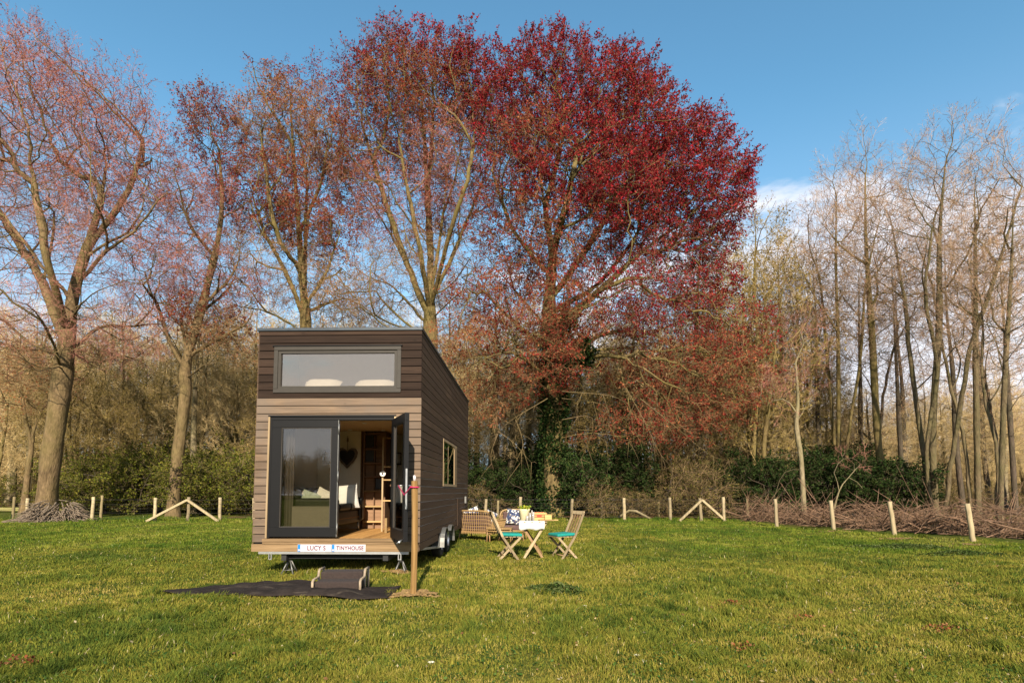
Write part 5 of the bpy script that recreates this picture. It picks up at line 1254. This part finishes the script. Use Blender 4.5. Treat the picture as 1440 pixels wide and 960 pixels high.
for a, b_ in zip(pts[:-1], pts[1:]): q.bar(a, b_, .005, .02)
q.tube([(px_ + math.cos(a) * .056, py_ + math.sin(a) * .058, 1.35) for a in np.linspace(0, 6.28, 14)], .009, 6)
q.build('tie_strap', 'pink_strap', label='dark pink strap tying the open door to the wooden post', cat='strap')
def chips(cx, cy, rx, ry, n, lab, seed):
    g = np.random.RandomState(seed); mb = MB(); 
    for k in range(n):
        r = g.rand() ** .6 ; a = g.rand() * 6.283; r0_ = r; r *= 1 + .3 * math.sin(3 * a + seed) + .15 * math.sin(7 * a); x, y = rx * r * math.cos(a), ry * r * math.sin(a); z = float(hgt(cx + x, cy + y)) + .01 + .035 * (1 - r0_) * g.rand() + .008
        M_ = Matrix.Translation((x, y, z)) @ Matrix.Rotation(g.rand() * 6.28, 4, 'Z') @ Matrix.Rotation(g.normal(0, .4), 4, 'X'); s_ = g.uniform(.008, .024); mb.box((-s_, -s_ * .5, -.002), (s_, s_ * .5, .002), M=M_)
    ng = 16; V = [(0, 0, float(hgt(cx, cy)) + .03)] + [(rx * math.cos(a) * f, ry * math.sin(a) * f, float(hgt(cx + rx * math.cos(a) * f, cy + ry * math.sin(a) * f)) + .018 * (1.3 - f)) for f in (.3, .62) for a in np.linspace(0, 6.283, ng, endpoint=False)]
    mb.add(V, [(0, 1 + i, 1 + (i + 1) % ng) for i in range(ng)] + [(1 + i, 1 + ng + i, 1 + ng + (i + 1) % ng, 1 + (i + 1) % ng) for i in range(ng)])
    o = mb.build('wood_chips', 'wood_chips', label=lab, cat='wood chips'); o.location = (cx, cy, 0)
chips(px_ - .03, py_ + .1, .3, .26, 900, 'orange brown wood chips round the foot of the yellow post', 3)
chips(-1.78, 9.02, .22, .14, 350, 'pale sawdust patch under the right axle stand', 4)
for i, (a_, b_) in enumerate(((1256, 757), (1170, 748), (1364, 766), (1316, 768))):
    p = gnd(a_ + 6, b_); chips(float(p[0]), float(p[1]), .5, .25, 160, ['straw coloured soil at the foot of the second fence post from the right edge', 'straw coloured soil at the foot of the third fence post from the right edge', 'straw coloured soil at the foot of the rightmost fence post', 'straw coloured spoil between the two rightmost fence posts'][i], 10 + i)

# ================================================================== GARDEN FURNITURE
def folding_chair(label):
    t = empty('folding_chair', label=label, cat='chair', group='folding chairs at the garden table')
    for s_ in (-1, 1):
        y = s_ * .2; q = HB(); q.bar((.19, y, 0), (-.11, y, .44), .02, .042, up=(1, 0, .4)); q.bar((-.11, y, .44), (-.31, y, .89), .02, .042, up=(1, 0, .4)); q.build('upright', 'teak_pale', t)
        q = HB(); q.bar((-.17, y * .86, 0), (.24, y * .86, .42), .02, .042, up=(-1, 0, .4)); q.build('leg', 'teak_pale', t)
    q = HB(); q.bar((-.305, -.21, .88), (-.305, .21, .88), .022, .07, up=(-.4, 0, 1)); q.build('top_rail', 'teak_pale', t)
    for y in (-.1, 0, .1): q = HB(); q.bar((-.12, y, .47), (-.3, y, .86), .045, .012, up=(1, 0, .4)); q.build('back_slat', 'teak', t)
    for k in range(6): q = HB(); x = -.13 + k * .073; q.box((x, -.19, .425), (x + .055, .19, .44)); q.build('seat_slat', 'teak_pale', t)
    q = HB(); q.tube([(-.1, -.19, .09), (-.1, .19, .09)], .012, 6); q.tube([(.14, -.21, .08), (.14, .21, .08)], .012, 6); q.build('stretcher', 'teak', t)
    return t
def seat_pad(label):
    q = HB(); q.box((-.2, -.2, 0), (.2, .2, .055)); o = q.build('seat_cushion', 'teal_fabric', bevel=.022, label=label, cat='cushion', group='teal seat cushions'); return o
cL = folding_chair('folding wooden chair with teal cushion left of the small table, facing right'); cL.location = (-.1, 11.1, 0); cL.rotation_euler = (0, 0, R(9))
cR = folding_chair('folding wooden chair with teal cushion right of the small table, facing left'); cR.location = (1.03, 11.15, 0); cR.rotation_euler = (0, 0, R(180 + 24))
o = seat_pad('teal cushion on the left folding chair'); o.location = Vector((-.1, 11.1, .442)) + Matrix.Rotation(R(9), 3, 'Z') @ Vector((.07, 0, 0)); o.rotation_euler = (0, R(2), R(9))
o = seat_pad('teal cushion on the right folding chair'); o.location = Vector((1.03, 11.15, .442)) + Matrix.Rotation(R(204), 3, 'Z') @ Vector((.07, 0, 0)); o.rotation_euler = (0, R(2), R(204))
tb = empty('folding_table', (.42, 11.45, 0), R(-3), 'small wooden folding table with crossed legs between the two folding chairs', 'table')
q = HB()
for k in range(7): q.box((-.28, -.3 + k * .086, .69), (.28, -.3 + k * .086 + .078, .71))
q.build('tabletop', 'teak_pale', tb)
for s_ in (-1, 1):
    q = HB(); q.bar((-.17, s_ * .24, 0), (.26, s_ * .24, .69), .022, .045, up=(-1, 0, .5)); q.build('leg', 'teak_pale', tb)
    q = HB(); q.bar((.19, s_ * .21, 0), (-.25, s_ * .21, .69), .022, .045, up=(1, 0, .5)); q.build('leg', 'teak', tb)
q = HB(); q.bar((0, -.2, .3), (0, .2, .3), .02, .02); q.bar((-.14, -.23, .06), (-.14, .23, .06), .02, .03); q.bar((.16, -.2, .06), (.16, .2, .06), .02, .03); q.build('stretcher', 'teak', tb)
# table cloth with a draped front edge
V = []; nu, nv = 24, 14
for j in range(nv + 1):
    for i in range(nu + 1):
        x = -.27 + .5 * i / nu; s_ = j / nv * .62 - .16      # s<0 hangs down
        if s_ < 0: V.append((x, -.31 - .012 * math.sin(i * .9), .716 + s_ * (1 + .08 * math.sin(i * .5))))
        else: V.append((x, -.31 + s_, .7165 + .002 * math.sin(i * 1.7 + j)))
mb = MB(); nn = nu + 1; mb.add(V, [(j * nn + i, j * nn + i + 1, (j + 1) * nn + i + 1, (j + 1) * nn + i) for j in range(nv) for i in range(nu)], smooth=True)
o = mb.build('tablecloth', 'white_fabric', label='white cloth hanging over the front of the small folding table', cat='tablecloth'); o.location = (.42, 11.45, .001); o.rotation_euler = (0, 0, R(-3)); o.modifiers.new('t', 'SOLIDIFY').thickness = .002
TZ = .7195
po = empty('potted_plant', (.25, 11.6, TZ), 0, 'cream plant pot with yellow green plant on the garden table', 'potted plant')
q = HB(); q.lathe((0, 0, 0), [(0, 0), (.09, 0), (.11, .19), (.118, .2), (.118, .22), (.1, .22), (.095, .17), (0, .17)], 20); q.build('pot', 'pot_cream', po)
g = np.random.RandomState(12); V = []; Fq = []; T = []
for k in range(160):
    a, rr, hh_ = g.rand() * 6.283, .11 * g.rand() ** .5, .17 + .11 * g.rand(); c = np.array((math.cos(a) * rr, math.sin(a) * rr, hh_)); w_ = g.normal(0, 1, 3); w_[2] += .6; w_ /= np.linalg.norm(w_); h = np.cross(w_, g.normal(0, 1, 3)); h /= np.linalg.norm(h); s_ = .045
    i0 = len(V); V += [c, c + w_ * s_ * .5 + h * s_ * .35, c + w_ * s_, c + w_ * s_ * .5 - h * s_ * .35]; Fq.append((i0, i0 + 1, i0 + 2, i0 + 3)); T.append([(.5, .5, .05), (.25, .32, .04), (.12, .2, .03)][g.randint(3)])
raw_mesh('leaves', np.array(V), np.array(Fq), np.array(T), ['foliage'], parent=po)
cr = empty('wooden_crate', (.53, 11.52, TZ), R(8), 'light wooden crate of red fruit on the right of the garden table', 'crate')
q = HB(); q.box((-.15, -.1, 0), (.15, .1, .012)); q.box((-.15, -.1, .012), (-.138, .1, .15)); q.box((.138, -.1, .012), (.15, .1, .15))
for z_ in (.015, .065, .115): q.box((-.137, -.1, z_), (.137, -.09, z_ + .042)); q.box((-.137, .09, z_), (.137, .1, z_ + .042))
q.build('slats', 'crate_wood', cr); q = HB(); q.box((-.05, -.103, .07), (.05, -.1005, .11)); q.build('label_patch', 'red_flower', cr)
for k in range(7):
    q = HB(); x, y = -.1 + .033 * k, (-.03 if k % 2 else .03); q.lathe((x, y, .11), [(0, 0), (.02, .008), (.026, .026), (.02, .045), (0, .052)], 10); q.build('fruit', 'red_flower', cr)
bd_ = HB(); bd_.box((-.15, -.12, 0), (.15, .12, .02)); bd_.tube([(.15, 0, .01), (.24, 0, .01)], .012, 6); o = bd_.build('serving_board', 'crate_wood', bevel=.004, label='pale wooden serving board sticking out past the right table edge', cat='board'); o.location = (.68, 11.36, TZ); o.rotation_euler = (0, 0, R(4))
bx = HB(); bx.box((-.07, -.05, 0), (.07, .05, .09)); bx.box((-.07, -.05, .092), (.07, .05, .1)); o = bx.build('small_box', 'crate_wood', bevel=.003, label='small pale wooden box on the serving board', cat='box'); o.location = (.72, 11.4, TZ + .022)
for i, (x, y, h_, r_) in enumerate(((.36, 11.36, .15, .028), (.42, 11.33, .17, .026), (.40, 11.45, .2, .03), (.3, 11.32, .1, .032))):
    q = HB(); q.lathe((0, 0, 0), [(0, 0), (r_, 0), (r_, h_ * .6), (r_ * .45, h_ * .75), (r_ * .4, h_), (0, h_)] if i == 2 else [(0, 0), (r_ * .8, 0), (r_, h_), (r_ * .9, h_), (r_ * .7, .01), (0, .01)], 14)
    o = q.build('bottle' if i == 2 else 'drinking_glass', 'glass_dull', label=['smoky drinking glass in front of the plant pot on the table', 'taller drinking glass beside the crate on the table', 'dull glass bottle between plant pot and crate', 'short wide glass at the left front of the cloth'][i], cat='bottle' if i == 2 else 'glass'); o.location = (x, y, TZ)

def rattan_chair(label, wd, mat_c, cat='chair'):
    t = empty('rattan_chair', label=label, cat=cat, group='rattan lounge seats behind the table'); d = .36; w2 = wd / 2
    def path(s): # s 0..1 around U: front-left, back, front-right ; faces -y
        if s < .3: f = s / .3; return (-w2, -d + 2 * d * f * .86)
        if s > .7: f = (1 - s) / .3; return (w2, -d + 2 * d * f * .86)
        f = (s - .3) / .4; a = math.pi * (1 - f); return (w2 * math.cos(a) * (1 if abs(math.cos(a)) < 1 else 1), d * .72 + .28 * d * math.sin(a))
    def top(s): return .56 + .24 * math.exp(-((s - .5) / .2) ** 4)
    n = int(44 * wd / .75); q = HB()
    for i in range(n + 1):
        s = i / n; x, y = path(s); z1 = top(s); k = 1.07; q.tube([(x * .9, y * .9, .2), (x * k, y * k, z1)], .0085, 4, cap=False)
    for zf in (.05, .2, .35, .5, .65, .8): q.tube([(path(i / 40)[0] * (.9 + .17 * zf), path(i / 40)[1] * (.9 + .17 * zf), .2 + (top(i / 40) - .2) * zf) for i in range(41)], .007, 4, cap=False)
    q.build('woven_shell', mat_c, t)
    q = HB(); q.tube([(path(i / 40)[0] * 1.07, path(i / 40)[1] * 1.07, top(i / 40)) for i in range(41)], .02, 8); q.tube([(-w2, -d, .56), (-w2 * .92, -d * .95, .2)], .018, 8); q.tube([(w2, -d, .56), (w2 * .92, -d * .95, .2)], .018, 8); q.tube([(-w2 * .9, -d * .93, .26), (w2 * .9, -d * .93, .26)], .016, 8); q.build('rim', 'rattan', t)
    q = HB(); q.box((-w2 * .86, -d * .9, .24), (w2 * .86, d * .75, .28)); q.build('seat_frame', 'rattan_brown', t)
    q = HB(); q.box((-w2 * .84, -d * .92, .283), (w2 * .84, d * .7, .4)); q.build('seat_pad', 'brown_fabric', t, bevel=.03)
    q = HB(); q.box((-w2 * .8, .14, .405), (w2 * .8, .24, .74)); o = q.build('back_pad', 'brown_fabric', t, bevel=.03)
    for sx in (-1, 1):
        for sy in (-1, 1): q = HB(); q.tube([(sx * w2 * .85, sy * d * .8, .24), (sx * w2 * .9, sy * d * .88, 0)], .016, 7); q.build('leg', 'rattan_brown', t)
    return t
ra = rattan_chair('wide rattan lounge seat beside the rear house corner, woven back to the camera', 1.05, 'rattan', 'lounge chair'); ra.location = (-.83, 15.0, 0); ra.rotation_euler = (0, 0, R(-208))
rb_ = rattan_chair('rattan lounge chair facing the camera with patterned cushion behind the table', .72, 'rattan_brown', 'lounge chair'); rb_.location = (.02, 15.4, 0); rb_.rotation_euler = (0, 0, R(-8))
o = cushion('cushion', .42, .42, .14, 'patterned_fabric', 'blue and white patterned cushion on the rattan chair facing the camera'); o.location = (.05, 15.42, .62); o.rotation_euler = (R(-18), R(6), R(-8))
o = cushion('cushion', .42, .42, .14, 'patterned_fabric', 'blue and white patterned cushion poking above the rattan seat by the house'); o.location = (-1.05, 15.06, .66); o.rotation_euler = (R(10), R(-18), R(20))
o = cushion('cushion', .36, .36, .13, 'patterned_fabric', 'patterned cushion at the right end of the rattan seat by the house'); o.location = (-.56, 15.1, .6); o.rotation_euler = (R(5), R(20), R(40))
rt = empty('rattan_footstool', (-.32, 14.55, 0), R(-6), 'low rattan footstool between the two rattan seats', 'footstool')
q = HB()
for k in range(13): q.box((-.3 + k * .048, -.22, .36), (-.3 + k * .048 + .03, .22, .385))
q.build('top', 'rattan', rt); q = HB()
for z_ in (.3, .36): q.tube([(-.3, -.22, z_), (.32, -.22, z_), (.32, .22, z_), (-.3, .22, z_), (-.3, -.22, z_)], .014, 6)
q.build('rim', 'rattan', rt)
for sx in (-1, 1):
    for sy in (-1, 1): q = HB(); q.tube([(.01 + sx * .29, sy * .2, .36), (.01 + sx * .3, sy * .21, 0)], .015, 6); q.build('leg', 'rattan_brown', rt)

# ================================================================== REFLECTED TREE LINE (across the meadow, behind the photographer)
g = np.random.RandomState(5)
for k in range(44):
    x = -95 + k * 4.3 + g.uniform(-2, 2); put(far0, x, -86 + g.uniform(-5, 5), g.uniform(1.7, 2.8), g.rand() * 6.28, 'brown thicket of the far row mirrored in the closed glass door', 'far thickets mirrored in the door', 'shrub')
for k in range(15):
    x = -95 + k * 10 + g.uniform(-3, 3)
    put(w[k % 4], x, -95 + g.uniform(-6, 6), g.uniform(.55, 1.0), g.rand() * 6.28, 'bare tree of the far row mirrored in the closed glass door', 'far row of bare trees mirrored in the door')

# ================================================================== SKY AND SUN
SUN_EL, SUN_AZ = 28.0, math.atan2(.075, -1.0)   # the sun stands behind the camera, slightly right
sun = bpy.data.lights.new('sun', 'SUN'); sun.energy = SUN_E; sun.angle = R(.55); sun.color = (1.0, .87, .70)
so2 = bpy.data.objects.new('sun', sun); COL.objects.link(so2)
sd_ = Vector((.075, -1.0, 0)).normalized() * math.cos(R(SUN_EL)) + Vector((0, 0, math.sin(R(SUN_EL))))
so2.rotation_euler = sd_.to_track_quat('Z', 'Y').to_euler(); so2.location = (5, -20, 20)
wd = bpy.data.worlds.new('World'); sc.world = wd; wd.use_nodes = True; nt = wd.node_tree; nt.nodes.clear()
out = nt.nodes.new('ShaderNodeOutputWorld'); bg = nt.nodes.new('ShaderNodeBackground'); bg.inputs['Strength'].default_value = SKY_S
sky = nt.nodes.new('ShaderNodeTexSky'); sky.sky_type = 'NISHITA'; sky.sun_disc = False; sky.sun_elevation = R(SUN_EL); sky.sun_rotation = R(180 - 4.3); sky.air_density = 1.0; sky.dust_density = .6; sky.ozone_density = 1.6
ST = nt.nodes.new('ShaderNodeMix'); ST.data_type = 'RGBA'; ST.blend_type = 'MULTIPLY'; ST.inputs[0].default_value = 1; nt.links.new(sky.outputs[0], ST.inputs[6]); ST.inputs[7].default_value = (.74, 1.15, 1.13, 1)
tc = nt.nodes.new('ShaderNodeTexCoord'); sp = nt.nodes.new('ShaderNodeSeparateXYZ'); nt.links.new(tc.outputs['Generated'], sp.inputs[0])
def mth(op, a, b_=None, c=None, cl=False):
    n = nt.nodes.new('ShaderNodeMath'); n.operation = op; n.use_clamp = cl
    for i, v in enumerate((a, b_, c)):
        if v is None: continue
        if isinstance(v, (int, float)): n.inputs[i].default_value = v
        else: nt.links.new(v, n.inputs[i])
    return n.outputs[0]
den = mth('ADD', mth('MAXIMUM', sp.outputs['Z'], 0.0), .28)
cx_ = mth('DIVIDE', sp.outputs['X'], den); cy_ = mth('DIVIDE', sp.outputs['Y'], den)
zr = nt.nodes.new('ShaderNodeMapRange'); nt.links.new(sp.outputs['Z'], zr.inputs[0]); zr.inputs[1].default_value = .36; zr.inputs[2].default_value = .54; zr.inputs[3].default_value = 0; zr.inputs[4].default_value = .34
cmb = nt.nodes.new('ShaderNodeCombineXYZ'); nt.links.new(cx_, cmb.inputs[0]); nt.links.new(cy_, cmb.inputs[1]); nt.links.new(mth('MULTIPLY', sp.outputs['Z'], 3.0), cmb.inputs[2])
nz = nt.nodes.new('ShaderNodeTexNoise'); nz.inputs['Scale'].default_value = 1.7; nz.inputs['Detail'].default_value = 8; nz.inputs['Roughness'].default_value = .58; nz.inputs['Distortion'].default_value = .35
nt.links.new(cmb.outputs[0], nz.inputs['Vector'])
mr = nt.nodes.new('ShaderNodeMapRange'); mr.interpolation_type = 'SMOOTHSTEP'
nt.links.new(sp.outputs['Z'], mr.inputs[0]); mr.inputs[1].default_value = .47; mr.inputs[2].default_value = .55; mr.inputs[3].default_value = 1; mr.inputs[4].default_value = 0
mx_ = nt.nodes.new('ShaderNodeMapRange'); nt.links.new(sp.outputs['X'], mx_.inputs[0]); mx_.inputs[1].default_value = .05; mx_.inputs[2].default_value = .5; mx_.inputs[3].default_value = -.08; mx_.inputs[4].default_value = .20
my_ = nt.nodes.new('ShaderNodeMapRange'); nt.links.new(sp.outputs['Y'], my_.inputs[0]); my_.inputs[1].default_value = 0; my_.inputs[2].default_value = -.5; my_.inputs[3].default_value = 0; my_.inputs[4].default_value = .32
cf = mth('SUBTRACT', mth('ADD', mth('ADD', nz.outputs['Fac'], my_.outputs[0]), mx_.outputs[0]), zr.outputs[0])
cm = nt.nodes.new('ShaderNodeMapRange'); cm.interpolation_type = 'SMOOTHSTEP'; nt.links.new(cf, cm.inputs[0]); cm.inputs[1].default_value = .46; cm.inputs[2].default_value = .60
cfac = mth('MULTIPLY', mth('MULTIPLY', cm.outputs[0], mr.outputs[0]), .85)
hz = nt.nodes.new('ShaderNodeMapRange'); hz.interpolation_type = 'SMOOTHSTEP'; nt.links.new(sp.outputs['Z'], hz.inputs[0]); hz.inputs[1].default_value = .0; hz.inputs[2].default_value = .58; hz.inputs[3].default_value = .8; hz.inputs[4].default_value = 0
mA = nt.nodes.new('ShaderNodeMix'); mA.data_type = 'RGBA'; nt.links.new(hz.outputs[0], mA.inputs[0]); nt.links.new(ST.outputs[2], mA.inputs[6]); mA.inputs[7].default_value = (2.9, 3.3, 4.3, 1)
mB = nt.nodes.new('ShaderNodeMix'); mB.data_type = 'RGBA'; nt.links.new(cfac, mB.inputs[0]); nt.links.new(mA.outputs[2], mB.inputs[6]); mB.inputs[7].default_value = (5.4, 5.3, 5.6, 1)
nt.links.new(mB.outputs[2], bg.inputs['Color']); nt.links.new(bg.outputs[0], out.inputs['Surface'])

vs = sc.view_settings; vs.view_transform = 'Standard'; vs.look = 'None'; vs.gamma = 1; vs.exposure = EXPO; vs.use_curve_mapping = False
sc.render.engine = 'CYCLES'; cy = sc.cycles; cy.max_bounces = 6; cy.diffuse_bounces = 4; cy.glossy_bounces = 3; cy.transmission_bounces = 3; cy.transparent_max_bounces = 8; cy.use_denoising = True
try: cy.denoiser = 'OPENIMAGEDENOISE'; cy.denoising_input_passes = 'RGB_ALBEDO_NORMAL'
except Exception: pass
cy.use_adaptive_sampling = True; cy.adaptive_threshold = .01; cy.caustics_reflective = False; cy.caustics_refractive = False; cy.sample_clamp_indirect = 6
